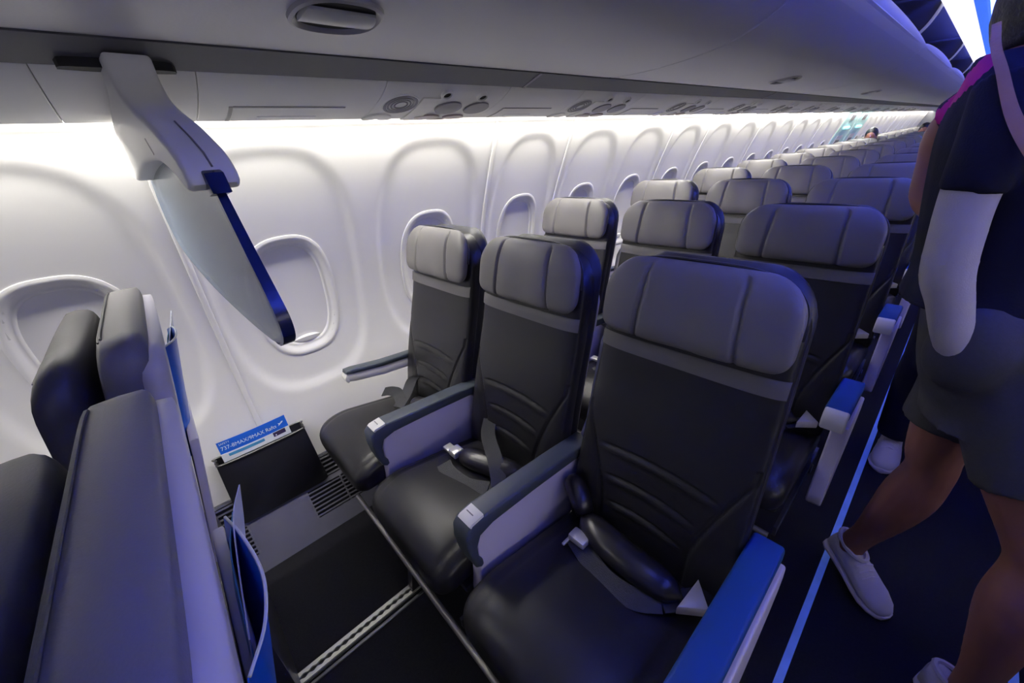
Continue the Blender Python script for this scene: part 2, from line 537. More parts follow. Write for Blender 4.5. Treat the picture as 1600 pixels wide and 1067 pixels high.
def grille(y0, y1, t0, t1, n):
    key = (round(y1 - y0, 3), t0, t1, n)
    step = (t1 - t0) / n
    for i in range(n):
        k2 = key + (i,)
        if k2 not in SLAT:
            SLAT[k2] = new_mesh('slat', *dbox(0, y1 - y0, t0 + step * (i + 0.25), t0 + step * (i + 0.62), -0.009, 0.002), smooth=False)
        o = link('slat', SLAT[k2], 'slat', dado); o.location = (0, y0, 0)
    nb = max(2, int((y1 - y0) / 0.13))
    if 'bar' not in SLAT: SLAT['bar'] = {}
    for i in range(nb + 1):
        kk = (t0, t1)
        if kk not in SLAT['bar']: SLAT['bar'][kk] = new_mesh('grille_bar', *dbox(0, 0.006, t0, t1, -0.009, 0.0), smooth=False)
        o = link('grille_bar', SLAT['bar'][kk], 'slat', dado); o.location = (0, y0 + (y1 - y0 - 0.006) * i / nb, 0)
plate(Y_NEAR, Y_FAR, 0.0, 0.22)
for k in range(-1, 9):
    y = -0.42 + 0.80 * k
    plate(y + 0.30, y + 0.52, 0.22, 0.60)
    grille(y + 0.52, y + 1.10, 0.22, 0.58, 7)
    plate(y + 0.30, y + 1.10, 0.58, 0.64)
    grille(y + 0.30, y + 1.10, 0.64, 0.98, 6)
plate(6.8, Y_FAR, 0.22, 1.0)
plate(Y_NEAR, -0.92, 0.22, 1.0)

# ------------------------------------------------------------------ wall-wash light strip hidden in the slot above the panels
def wash(sign=1, y0=Y_NEAR, y1=Y_FAR, m='wash'):
    """thin emitting strips above the wall panels"""
    v = []; f = []
    n = int((y1 - y0) / 0.4)
    xs = (-1.418, -1.387)
    for i in range(n + 1):
        y = y0 + (y1 - y0) * i / n
        for x in xs:
            v.append((x if sign > 0 else 2 * AISLE - x, y, 1.549 if x < -1.40 else 1.562))
    for i in range(n):
        a = i * 2
        f.append((a, a + 2, a + 3, a + 1) if sign > 0 else (a, a + 1, a + 3, a + 2))
    me = bpy.data.meshes.new('wall_wash_light'); me.from_pydata(v, [], f)
    return link('wall_wash_light', me, m)
tag(wash(), 'warm white light strip tucked above the near side wall', 'light strip')
tag(wash(-1, m='wash_far'), 'dimmer white light strip above the wall across the aisle', 'light strip')
# cover above the slot
struct(box('trim_3', -1.60, -1.36, Y_NEAR, Y_FAR, 1.610, 1.63, 'wall', bev=0))

# ------------------------------------------------------------------ overhead service units (PSU rail)
_pz = [(-1.372, 1.560), (-1.384, 1.545), (-1.380, 1.5335), (-1.35, 1.5355), (-1.30, 1.544), (-1.24, 1.560), (-1.19, 1.578), (-1.155, 1.598), (-1.148, 1.612), (-1.20, 1.63)]
PSU_PROF = [tuple(p) for p in catmull(_pz, 4)]
PSU_LOW = [p for p in PSU_PROF if p[1] < 1.605 and p[0] > -1.381]
def psu_pt(u, d=0.0):
    """u 0..1 from wall side to aisle side of the visible underside; d drops below the surface"""
    k = u * (len(PSU_LOW) - 1); i = min(int(k), len(PSU_LOW) - 2); t = k - i
    a, b = PSU_LOW[i], PSU_LOW[i + 1]
    x = a[0] + (b[0] - a[0]) * t; z = a[1] + (b[1] - a[1]) * t
    tx, tz = b[0] - a[0], b[1] - a[1]; L = math.hypot(tx, tz)
    nx, nz = tz / L, -tx / L
    return (x + nx * d, z + nz * d)
def psu_panel_mesh(w):
    return new_mesh('unit_panel', *prism_vf(PSU_PROF, 'y', 0.0006, w - 0.0006, 0.0015, 1), sharp=35)
def psu_disc(name, yc, uc, ry, ru, d0, d1, m, parent, inner=None, n=28):
    """flat oval boss (or ring) on the unit's underside"""
    v = []; f = []
    rings = [(1.0, d0), (0.98, d1), (0.9, d1)] + ([(inner, d1), (inner * .97, d0 + 0.0005)] if inner else [(0.02, d1)])
    for (r, d) in rings:
        for k in range(n):
            a = 2 * math.pi * k / n
            x, z = psu_pt(min(1, max(0, uc + ru * r * math.sin(a))), d)
            v.append((x, yc + ry * r * math.cos(a), z))
    for i in range(len(rings) - 1):
        for k in range(n):
            f.append((i * n + k, i * n + (k + 1) % n, (i + 1) * n + (k + 1) % n, (i + 1) * n + k))
    if not inner: f.append(tuple(range((len(rings) - 1) * n, len(rings) * n)))
    return link(name, new_mesh(name, v, f), m, parent)
def psu_quad(name, y0, y1, u0, u1, d0, d1, m, parent):
    v = []; f = []
    n = 6
    for i in range(n + 1):
        u = u0 + (u1 - u0) * i / n
        for (y, d) in ((y0, d0), (y0, d1), (y1, d1), (y1, d0)):
            x, z = psu_pt(u, d); v.append((x, y, z))
    for i in range(n):
        for k in range(3): f.append((i * 4 + k, i * 4 + k + 1, i * 4 + k + 5, i * 4 + k + 4))
    f += [(0, 1, 2, 3), (n * 4, n * 4 + 3, n * 4 + 2, n * 4 + 1)]
    return link(name, new_mesh(name, v, f, smooth=False), m, parent)
PM = {}
def psu_filler(a, b, label, group=None, slot=True):
    r = empty('overhead_filler_panel', (-1.28, (a + b) / 2, 1.56))
    w = round(b - a, 3)
    if w not in PM: PM[w] = psu_panel_mesh(w)
    o = link('unit_panel', PM[w], 'psu', r); o.location = (0, a, 0)
    if slot:
        m_ = (b - a)
        psu_quad('door_outline', a + m_ * .16, b - m_ * .2, 0.545, 0.56, 0.0, 0.0016, 'psu_dark', r)
        psu_quad('door_outline', a + m_ * .14, a + m_ * .16, 0.20, 0.555, 0.0, 0.0014, 'psu_dark', r)
        psu_quad('label_plate', a + m_ * .30, b - m_ * .35, 0.30, 0.36, 0.0, 0.0016, 'edge_white', r)
    tag(r, label, 'overhead panel', 'overhead filler panels')
def psu_unit(a, b, label):
    r = empty('passenger_service_unit', (-1.28, (a + b) / 2, 1.56))
    w = round(b - a, 3)
    if w not in PM: PM[w] = psu_panel_mesh(w)
    o = link('unit_panel', PM[w], 'psu', r); o.location = (0, a, 0)
    L = b - a
    g = psu_disc('speaker_grille', a + L * .17, 0.62, 0.060, 0.17, 0, 0.003, 'psu', r)
    for q in (0.92, 0.74, 0.56, 0.38):
        psu_disc('grille_slot', a + L * .17, 0.62, 0.060 * q, 0.17 * q, 0.003, 0.0046, 'psu_dark', g, inner=0.86 if q > .5 else 0.8)
    psu_disc('blank_cap', a + L * .10, 0.26, 0.050, 0.16, 0, 0.004, 'psu', r)
    psu_quad('sign_panel', a + L * .30, a + L * .44, 0.18, 0.74, 0, 0.004, 'button', r)
    for (yy, uu, ry, ru, m_) in ((.58, .56, .050, .12, 'psu_dark'), (.84, .56, .050, .12, 'psu_dark'), (.50, .30, .050, .09, 'psu_pink'), (.74, .30, .045, .09, 'psu_pink'), (.42, .12, .040, .06, 'psu_pink'), (.62, .12, .04, .05, 'psu_pink')):
        psu_disc('reading_light', a + L * yy, uu, ry, ru, 0, 0.005, m_, r, n=24)
    for (yy, uu) in ((.46, .82), (.78, .80)):
        v = psu_disc('air_nozzle', a + L * yy, uu, 0.020, 0.07, 0, 0.010, 'psu', r, inner=0.72, n=20)
        psu_disc('nozzle_core', a + L * yy, uu, 0.013, 0.042, 0.001, 0.006, 'black', v, n=16)
    tag(r, label, 'service unit', 'passenger service units')
psu_filler(-1.60, -0.055, 'grey overhead panel at the left edge of the picture', slot=False)
psu_filler(-0.055, 0.185, 'short grey overhead panel carrying the white divider arm', slot=False)
psu_filler(0.185, 0.62, 'grey overhead panel with a flush door just right of the divider arm')
psu_unit(0.62, 1.08, 'service unit with round speaker and oval lights above the front row')
y = 1.08
k = 1
while y < 13.0:
    psu_filler(y, y + 0.41, 'grey overhead filler panel over the %s row' % ORD[k])
    psu_unit(y + 0.41, y + 0.87, 'service unit with speaker and lights above the %s row' % ORD[k])
    y += 0.87; k += 1
psu_filler(y, Y_FAR, 'long grey overhead panel at the far end of the wall', slot=False)

# dark valance strip between the service rail and the bins
val = MB(); val.add(*prism_vf([(-1.150, 1.602), (-1.142, 1.600), (-1.055, 1.6265), (-1.06, 1.66), (-1.15, 1.66)], 'y', Y_NEAR, Y_FAR))
vo = struct(link('trim_4', val.mesh('trim_4', sharp=25), 'beam'), 'dark grey strip under the rear edge of the overhead bins')
for yj in (1.13, 3.47, 5.8, 8.1):
    o = link('strip_joint', new_mesh('strip_joint', *prism_vf([(-1.144, 1.598), (-1.054, 1.6245), (-1.054, 1.628), (-1.144, 1.6015)], 'y', yj - 0.006, yj + 0.006)), 'psu_dark', vo)
pk = link('bracket_slot', new_mesh('bracket_slot', *prism_vf(smooth_closed([(-1.153, -0.02), (-1.118, -0.02), (-1.112, 0.0), (-1.112, 0.13), (-1.12, 0.15), (-1.153, 0.15)], 1), 'z', 1.594, 1.612)), 'black', vo)

# ------------------------------------------------------------------ overhead bins
BIN = [(-1.058, 1.630), (-0.93, 1.6245), (-0.78, 1.630), (-0.64, 1.6475), (-0.55, 1.676), (-0.49, 1.709), (-0.45, 1.742), (-0.425, 1.770)]
BINC = [tuple(p) for p in catmull(BIN, 5)]
def bin_profile():
    inner = [(x - 0.0 if i == 0 else x - 0.004, z + 0.022) for i, (x, z) in enumerate(BINC)]
    return BINC + [(-0.412, 1.786), (-0.414, 1.797), (-0.428, 1.802), (-0.450, 1.794)] + [p for p in inner[::-1] if p[0] < -0.455]
def mir(x): return 2 * AISLE - x
BPROF = bin_profile()
def make_bin(y0, y1, label, sx=1, latch=True):
    fx = (lambda x: x) if sx > 0 else mir
    r = empty('overhead_bin', (fx(-0.75), (y0 + y1) / 2, 1.63))
    pf = [(fx(x), z) for x, z in BPROF]
    nb = len(BINC)
    link('bin_bucket', new_mesh('bin_bucket', *prism_vf(pf, 'y', y0 + 0.004, y1 - 0.004, 0.003, 1), sharp=40), 'bin', r)
    # lip moulding along the aisle edge, swelling mid-bin
    n = 14; v = []; f = []
    sec = [(-0.452, 1.743), (-0.424, 1.7725), (-0.411, 1.787), (-0.414, 1.799), (-0.430, 1.803), (-0.452, 1.795)]
    for i in range(n + 1):
        t = i / n; y = y0 + 0.006 + (y1 - y0 - 0.012) * t
        k = math.sin(math.pi * t) ** 0.7
        for q, (x, z) in enumerate(sec):
            up = 0.030 * k if q in (3, 4, 5) else (0.015 * k if q == 2 else 0)
            v.append((fx(x + 0.003), y, z + up))
    m_ = len(sec)
    for i in range(n):
        for q in range(m_): f.append((i * m_ + q, i * m_ + (q + 1) % m_, (i + 1) * m_ + (q + 1) % m_, (i + 1) * m_ + q))
    f += [tuple(range(m_)), tuple(range(n * m_, n * m_ + m_))]
    link('bin_lip', new_mesh('bin_lip', v, f, sharp=60), 'lip', r)
    # dark inside
    lin = [(-1.00, 1.66), (-1.06, 1.70), (-1.06, 2.06), (-0.39, 2.06), (-0.39, 2.05), (-1.04, 2.045), (-1.045, 1.71), (-0.99, 1.672), (-0.60, 1.695), (-0.60, 1.688)]
    link('bin_liner', new_mesh('bin_liner', *prism_vf([(fx(x), z) for x, z in lin], 'y', y0 + 0.004, y1 - 0.004), smooth=False), 'liner', r)
    arc = [tuple(p) for p in catmull([(-0.385, 2.045), (-0.392, 1.98), (-0.425, 1.90), (-0.475, 1.84), (-0.53, 1.80), (-0.60, 1.77)], 4)]
    for ye in (y0 + 0.012, y1 - 0.012):
        e = link('bin_end_panel', new_mesh('bin_end_panel', *prism_vf([(fx(x), z) for x, z in arc] + [(fx(-0.98), 1.69), (fx(-1.04), 1.72), (fx(-1.04), 2.045)], 'y', ye - 0.006, ye + 0.006), smooth=False), 'liner', r)
        link('end_panel_edge', new_mesh('end_panel_edge', *tube_vf([(fx(x), ye, z) for x, z in arc], 0.008, 8)), 'edge_white', e)
    if latch: make_latch(r, (y0 + y1) / 2 + 0.012, fx)
    tag(r, label, 'overhead bin', 'overhead bins')
    return r

def bin_pt(x, d=0.0):
    for i in range(len(BINC) - 1):
        a, b = BINC[i], BINC[i + 1]
        if a[0] <= x <= b[0]:
            t = (x - a[0]) / (b[0] - a[0]); tx, tz = b[0] - a[0], b[1] - a[1]; L = math.hypot(tx, tz)
            return (x + tz / L * d, a[1] + tz * t - tx / L * d)
    return (x, BINC[-1][1])
def make_latch(parent, yc, fx):
    xc, hx, hy = -0.795, 0.062, 0.068
    def P(y, x, d):
        px, pz = bin_pt(x, d); return (fx(px), y, pz)
    n = 48
    def ringset(name, rings, m, par, cap=False):
        v = []; f = []
        for (r, d) in rings:
            for k in range(n):
                a = 2 * math.pi * k / n; c, s = math.cos(a), math.sin(a)
                v.append(P(yc + hy * r * math.copysign(abs(c) ** .8, c), xc + hx * r * math.copysign(abs(s) ** .8, s), d))
        for i in range(len(rings) - 1):
            for k in range(n): f.append((i * n + k, i * n + (k + 1) % n, (i + 1) * n + (k + 1) % n, (i + 1) * n + k))
        if cap: f.append(tuple(range((len(rings) - 1) * n, len(rings) * n)))
        return link(name, new_mesh(name, v, f), m, par)
    bz = ringset('latch_bezel', [(1.12, 0.0), (1.10, 0.006), (1.02, 0.008), (0.95, 0.003), (0.92, 0.0012)], 'latch_ring', parent)
    ringset('latch_well', [(0.95, 0.0012), (0.5, 0.0012), (0.05, 0.0012)], 'black', bz, True)
    # curved paddle across the well
    v = []; f = []
    nx_, ny_ = 10, 16
    for i in range(nx_ + 1):
        t = -1 + 2 * i / nx_
        x = xc + 0.002 + 0.026 * t
        for j in range(ny_ + 1):
            s_ = -1 + 2 * j / ny_
            half = hy * 0.90 * math.sqrt(max(0.0, 1 - (abs((x - xc) / hx)) ** 2.4))
            for d in (0.002, 0.007 + 0.006 * (1 - t * t) * (1 - 0.4 * s_ * s_)):
                v.append(P(yc + half * s_, x, d))
    w_ = (ny_ + 1) * 2
    for i in range(nx_):
        for j in range(ny_):
            a = i * w_ + j * 2
            f.append((a + 1, a + 3, a + w_ + 3, a + w_ + 1))
    for i in range(nx_):
        for a in (i * w_, i * w_ + ny_ * 2): f.append((a, a + 1, a + w_ + 1, a + w_))
    for j in range(ny_):
        for a in (j * 2, nx_ * w_ + j * 2): f.append((a, a + 2, a + 3, a + 1))
    link('latch_paddle', new_mesh('latch_paddle', v, f, sharp=50), 'latch_flap', bz)

bl = ['nearest overhead bin, grey underside with an oval latch over the divider', 'second overhead bin, open with lit lip, over the second seat row',
      'third overhead bin, open, past the second seam in the bin row', 'fourth overhead bin, far down the cabin', 'fifth overhead bin, lit mint near the exit door', 'farthest overhead bin at the end of the cabin']
yb = [-0.83, 1.518, 3.866, 6.2, 8.55, 10.9, 19.3]
for i in range(6): make_bin(yb[i], yb[i + 1], bl[i], 1, latch=i < 3)
make_bin(-1.58, -0.83, 'overhead bin section behind the camera on the window side', 1, latch=False)
for i in range(0, 6):
    make_bin(yb[i], yb[i + 1], 'overhead bin across the aisle, %s of that side' % ('nearest', 'second', 'third', 'fourth', 'fifth', 'farthest')[i], -1, latch=False)

# ceiling lens, hidden blue strip in the cove behind it, and the dome it washes
for sx in (1, -1):
    fx = (lambda x: x) if sx > 0 else mir
    side = 'window-side' if sx > 0 else 'opposite'
    r = empty('ceiling_light', (fx(-0.32), 6.5, 1.97))
    link('light_lens', new_mesh('light_lens', *prism_vf([(fx(x), z) for x, z in [(-0.392, 1.985), (-0.38, 1.972), (-0.33, 1.975), (-0.276, 1.990), (-0.276, 2.004), (-0.385, 2.02)]], 'y', -0.8, 19.0), sharp=30), 'lens', r)
    link('cove_lens', new_mesh('cove_lens', *prism_vf([(fx(x), z) for x, z in [(-0.276, 1.991), (-0.232, 2.006), (-0.226, 2.030), (-0.232, 2.030), (-0.238, 2.012), (-0.276, 2.000)]], 'y', -0.8, 19.0), sharp=30), 'cove', r)
    tag(r, 'pale ceiling light lens with white edge above the %s bins' % side, 'ceiling light')
    n = 30; v = []; f = []
    for i in range(n + 1):
        y = 0.25 + 18.75 * i / n
        v += [(fx(-0.272), y, 2.0105), (fx(-0.242), y, 2.0145)]
    for i in range(n): f.append((i * 2, i * 2 + 1, i * 2 + 3, i * 2 + 2) if sx > 0 else (i * 2, i * 2 + 2, i * 2 + 3, i * 2 + 1))
    me = bpy.data.meshes.new('mood_light'); me.from_pydata(v, [], f)
    o = link('mood_light', me, 'blue_led')
    tag(o, 'blue light strip in the cove beside the %s ceiling lens' % side, 'light strip')
dome = [tuple(p) for p in catmull([(-0.37, 2.075), (-0.30, 2.085), (-0.18, 2.125), (0.0, 2.17), (AISLE, 2.19), (mir(0.0), 2.17), (mir(-0.18), 2.125), (mir(-0.30), 2.085), (mir(-0.37), 2.075)], 4)]
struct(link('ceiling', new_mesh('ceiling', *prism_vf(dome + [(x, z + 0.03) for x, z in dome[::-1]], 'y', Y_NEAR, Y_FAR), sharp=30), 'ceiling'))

# opposite wall and the far end, plain
wr = MB()
vv = []; ff = []
zz = [0.0] + [0.24 + 0.1 * i for i in range(15)]
for z in zz:
    x = mir(WX(max(z, 0.24)) if z > 0 else -1.5)
    vv += [(x, Y_NEAR, z), (x, Y_FAR, z)]
for i in range(len(zz) - 1): ff.append((i * 2, i * 2 + 1, i * 2 + 3, i * 2 + 2))
struct(link('wall_right', new_mesh('wall_right', vv, ff), 'wall'))
struct(box('trim_5', mir(-1.148), mir(-1.375), Y_NEAR, Y_FAR, 1.56, 1.62, 'psu', bev=0))
struct(box('trim_7', mir(-1.33), mir(-1.60), Y_NEAR, Y_FAR, 1.625, 1.645, 'wall', bev=0))
struct(box('trim_6', mir(-1.05), mir(-1.15), Y_NEAR, Y_FAR, 1.61, 1.66, 'beam', bev=0))
struct(box('wall_back', -1.75, mir(-1.75), Y_FAR, Y_FAR + 0.05, 0.0, 2.25, 'beam', bev=0))


# ------------------------------------------------------------------ mint exit door far down the wall
ex = struct(empty('door_1', (-1.55, 9.0, 0)), 'pale mint emergency exit door far down the side wall')
def wgrid(name, y0, y1, z0, z1, d, m, parent, n=14):
    v = []; f = []
    for j in range(n + 1):
        z = z0 + (z1 - z0) * j / n
        v += [W(y0, z, d), W(y1, z, d), W(y0, z, d - 0.02), W(y1, z, d - 0.02)]
    for j in range(n):
        a = j * 4; b = a + 4
        f += [(a, a + 1, b + 1, b), (a, b, b + 2, a + 2), (a + 1, a + 3, b + 3, b + 1)]
    f += [(0, 2, 3, 1), (n * 4, n * 4 + 1, n * 4 + 3, n * 4 + 2)]
    return link(name, new_mesh(name, v, f, sharp=40), m, parent)
for (a, b) in ((8.16, 8.98), (9.06, 9.88)):
    wgrid('door_panel', a, b, 0.25, 1.58, 0.012, 'mint', ex)
    wgrid('door_window', a + 0.28, b - 0.28, 0.98, 1.18, 0.018, 'psu_dark', ex)
    wgrid('window_surround', a + 0.22, b - 0.22, 0.92, 1.24, 0.015, 'joint', ex)
    wgrid('door_glow_bar', a + 0.22, b - 0.22, 1.335, 1.36, 0.03, 'teal_led', ex)  # handle-shaped bar made to glow teal, standing for the exit lights
    wgrid('sign_plate', a + 0.30, b - 0.30, 1.44, 1.51, 0.018, 'psu_dark', ex)

# ------------------------------------------------------------------ class divider: white arm and smoked panel
dv = empty('class_divider', (-1.0, 0.085, 1.40))
DU0, DU1 = np.array((-1.42, 0.050)), np.array((-0.80, 0.103))
def DV(x, z, d=0.0):
    """point of the divider plane; x runs from wall to aisle, d along its thickness (+ is aft)"""
    t = (x + 1.42) / 0.62
    p = DU0 + (DU1 - DU0) * t
    q = (DU1 - DU0) / np.linalg.norm(DU1 - DU0)
    return (p[0] - q[1] * d, p[1] + q[0] * d, z)
def dv_plate(name, poly, t, m, parent, bev=0.012):
    v, f = prism_vf(poly, 'y', -t, t, bev, 4)
    return link(name, new_mesh(name, [DV(x, z, d) for x, d, z in v], f, sharp=50), m, parent)
top = catmull([(-1.085, 1.612), (-1.083, 1.575), (-1.060, 1.542), (-1.005, 1.515), (-0.935, 1.490), (-0.868, 1.460), (-0.825, 1.436), (-0.803, 1.412), (-0.800, 1.392)], 4)
bot = catmull([(-0.812, 1.384), (-0.832, 1.386), (-0.875, 1.408), (-0.95, 1.430), (-1.04, 1.4375), (-1.15, 1.436), (-1.27, 1.424), (-1.365, 1.408)], 4)
lft = catmull([(-1.392, 1.412), (-1.398, 1.435), (-1.388, 1.475), (-1.355, 1.515), (-1.28, 1.546), (-1.20, 1.566), (-1.165, 1.590), (-1.155, 1.612)], 3)
arm = dv_plate('divider_arm', [tuple(p) for p in top + bot + lft], 0.036, 'bracket', dv, 0.014)
dv_plate('arm_seam', [(-1.00, 1.470), (-0.995, 1.472), (-0.972, 1.446), (-0.977, 1.444)], 0.0366, 'psu_dark', arm, 0)
link('arm_seam', new_mesh('arm_seam', *tube_vf([DV(x + 0.001, z + 0.0005, 0.004) for x, z in [(-0.935, 1.4905), (-0.868, 1.4605), (-0.825, 1.4365), (-0.806, 1.416)]], 0.0016, 6)), 'psu_dark', arm)
edge = catmull([(-0.812, 1.405), (-0.790, 1.36), (-0.756, 1.29), (-0.722, 1.225), (-0.706, 1.185), (-0.708, 1.155), (-0.728, 1.134), (-0.765, 1.121), (-0.81, 1.117)], 5)
low = catmull([(-0.81, 1.117), (-0.91, 1.124), (-1.04, 1.140), (-1.17, 1.162), (-1.30, 1.196), (-1.40, 1.235), (-1.445, 1.285), (-1.44, 1.35), (-1.40, 1.43)], 4)
dv_plate('divider_panel', [tuple(p) for p in edge] + [tuple(p) for p in low[1:]] + [(-1.38, 1.442), (-0.87, 1.442)], 0.004, 'glass', dv, 0)
ev = []; ef = []
for i, (x, z) in enumerate(edge[:-1]):
    w_ = (0.006 + 0.004 * min(1, i / 20)) * (1 if i < len(edge) - 9 else (len(edge) - i) / 9)
    for (dx, d) in ((-0.006, -w_), (0.006, -w_), (0.006, w_), (-0.006, w_)): ev.append(DV(x + dx, z, d))
n_ = len(ev) // 4
for i in range(n_ - 1):
    for k in range(4): ef.append((i * 4 + k, i * 4 + (k + 1) % 4, i * 4 + 4 + (k + 1) % 4, i * 4 + 4 + k))
ef += [(0, 1, 2, 3), tuple(range(n_ * 4 - 4, n_ * 4))]
link('edge_trim', new_mesh('edge_trim', ev, ef, sharp=50), 'navyedge', dv)
link('edge_clip', new_mesh('edge_clip', *[(lambda v, f: ([DV(x, z, d) for x, d, z in v], f))(*prism_vf([(-0.812, 1.415), (-0.792, 1.408), (-0.780, 1.378), (-0.812, 1.374)], 'y', -0.014, 0.014, 0.003, 2))][0]), 'navyedge', dv)
tag(dv, 'white curved arm holding a smoked translucent divider panel with navy edge', 'class divider')

# ------------------------------------------------------------------ wall pocket with the safety card
pk = empty('literature_pocket', (-1.60, 0.03, 0.18))
PY0, PY1 = -0.125, 0.190
def PP(y, t, d):            # t 0 bottom .. 1 top of the pocket face, d towards the aisle
    return (-1.610 - 0.052 * t + d, y + 0.012 * (t - 1) * (1 if y < 0.03 else -1), 0.165 + 0.262 * t)
def pbox(y0, y1, t0, t1, d0, d1):
    v, f = box_vf(y0, y1, t0, t1, d0, d1, 0)
    return [PP(a, b, c) for a, b, c in v], f
def pround(y0, y1, t0, t1, d0, d1, bev):
    v, f = prism_vf([(y0, t0 + .06), (y0 + .006, t0 + .02), (y0 + .02, t0), (y1 - .02, t0), (y1 - .006, t0 + .02), (y1, t0 + .06), (y1, t1), (y0, t1)], 'z', d0, d1, bev, 2)
    return [PP(a, b, c) for a, b, c in v], f
link('front_panel', new_mesh('front_panel', *pround(PY0, PY1, 0.0, 0.99, 0.034, 0.048, 0.003)), 'pocket', pk)
link('back_panel', new_mesh('back_panel', *pbox(PY0, PY1, 0.0, 1.03, -0.002, 0.004)), 'pocket', pk)
for a in (PY0, PY1 - 0.008): link('side_panel', new_mesh('side_panel', *pbox(a, a + 0.008, 0.0, 1.0, 0.004, 0.036)), 'pocket', pk)
link('bottom_panel', new_mesh('bottom_panel', *pbox(PY0, PY1, 0.0, 0.04, 0.004, 0.036)), 'pocket', pk)
rp = catmull([PP(PY0 + .02, 1.03, 0.002), PP(PY0 + .004, 1.02, 0.012), PP(PY0 + .002, 1.0, 0.030), PP(PY0 + .018, 0.99, 0.046), PP(0.03, 0.985, 0.050), PP(PY1 - .018, 0.99, 0.046), PP(PY1 - .002, 1.0, 0.030), PP(PY1 - .004, 1.02, 0.012), PP(PY1 - .02, 1.03, 0.002)], 5, closed=True)
link('pocket_rim', new_mesh('pocket_rim', *tube_vf(rp, 0.0042, 8, closed=True, up=(0.2, 0, 1))), 'rim', pk)
tag(pk, 'black literature pocket fixed low on the white wall', 'pocket')

card = empty('safety_card', (-1.645, 0.02, 0.36))
CY0, CY1 = -0.098, 0.142
def CP(y, t, d=0.0):        # t in metres above the pocket rim
    b = 0.006 * math.sin((y - CY0) / (CY1 - CY0) * math.pi)
    return (-1.610 - 0.052 + 0.022 - 0.28 * t + d + b, y, 0.436 + t)
def cstrip(name, y0, y1, t0, t1, d0, d1, m, parent, n=10):
    v = []; f = []
    for i in range(n + 1):
        y = y0 + (y1 - y0) * i / n
        v += [CP(y, t0, d0), CP(y, t1, d0), CP(y, t1, d1), CP(y, t0, d1)]
    for i in range(n):
        for k in range(4): f.append((i * 4 + k, i * 4 + (k + 1) % 4, i * 4 + 4 + (k + 1) % 4, i * 4 + 4 + k))
    f += [(0, 1, 2, 3), tuple(range(n * 4, n * 4 + 4))]
    return link(name, new_mesh(name, v, f, smooth=False), m, parent)
cstrip('card_sheet', CY0, CY1, -0.20, 0.002, -0.0008, 0.0008, 'cardwhite', card)
cstrip('card_header', CY0, CY1, 0.016, 0.062, -0.0009, 0.0009, 'cardblue', card)
cstrip('card_body', CY0, CY1, -0.02, 0.020, -0.0006, 0.0007, 'cardwhite', card)
cstrip('card_stripe', CY0 + 0.022, CY0 + 0.145, -0.0005, 0.010, 0.0007, 0.0012, 'cardmid', card)
cstrip('card_photo', CY1 - 0.062, CY1 - 0.016, -0.003, 0.014, 0.0007, 0.0012, 'carddark', card, 4)
cstrip('card_photo_mark', CY1 - 0.055, CY1 - 0.050, 0.000, 0.004, 0.0012, 0.0016, 'cardwhite', card, 2)
cstrip('card_fold', CY0 - 0.001, CY0 + 0.020, -0.03, 0.016, 0.0008, 0.003, 'cardwhite', card, 3)
def text_mesh(txt, size):
    cu = bpy.data.curves.new('t', 'FONT'); cu.body = txt; cu.size = size; cu.extrude = 0.0
    o = bpy.data.objects.new('t', cu); COL.objects.link(o)
    bpy.context.view_layer.update()
    me = bpy.data.meshes.new_from_object(o.evaluated_get(bpy.context.evaluated_depsgraph_get()))
    bpy.data.objects.remove(o); bpy.data.curves.remove(cu)
    return me
def card_text(txt, size, y, t, tilt=0.0):
    me = text_mesh(txt, size)
    for v in me.vertices:
        v.co = Vector(CP(y + v.co.x, t + v.co.y + v.co.x * tilt, 0.0014))
    me.materials.clear()
    link('card_lettering', me, 'cardwhite', card)
card_text('SAFETY', 0.0105, CY0 + 0.006, 0.0500)
card_text('737-8MAX/9MAX Rafts', 0.0200, CY0 + 0.006, 0.0285)
# small aircraft mark at the end of the line
v = [(0.0, 0.0), (0.020, 0.010), (0.022, 0.014), (0.016, 0.014), (0.008, 0.009), (0.002, 0.012), (0.004, 0.006)]
me = bpy.data.meshes.new('card_mark'); me.from_pydata([CP(CY0 + 0.206 + a, 0.030 + b, 0.0014) for a, b in v], [], [tuple(range(7))])
link('card_mark', me, 'cardwhite', card)
tag(card, 'blue and white safety card standing in the black wall pocket', 'safety card')

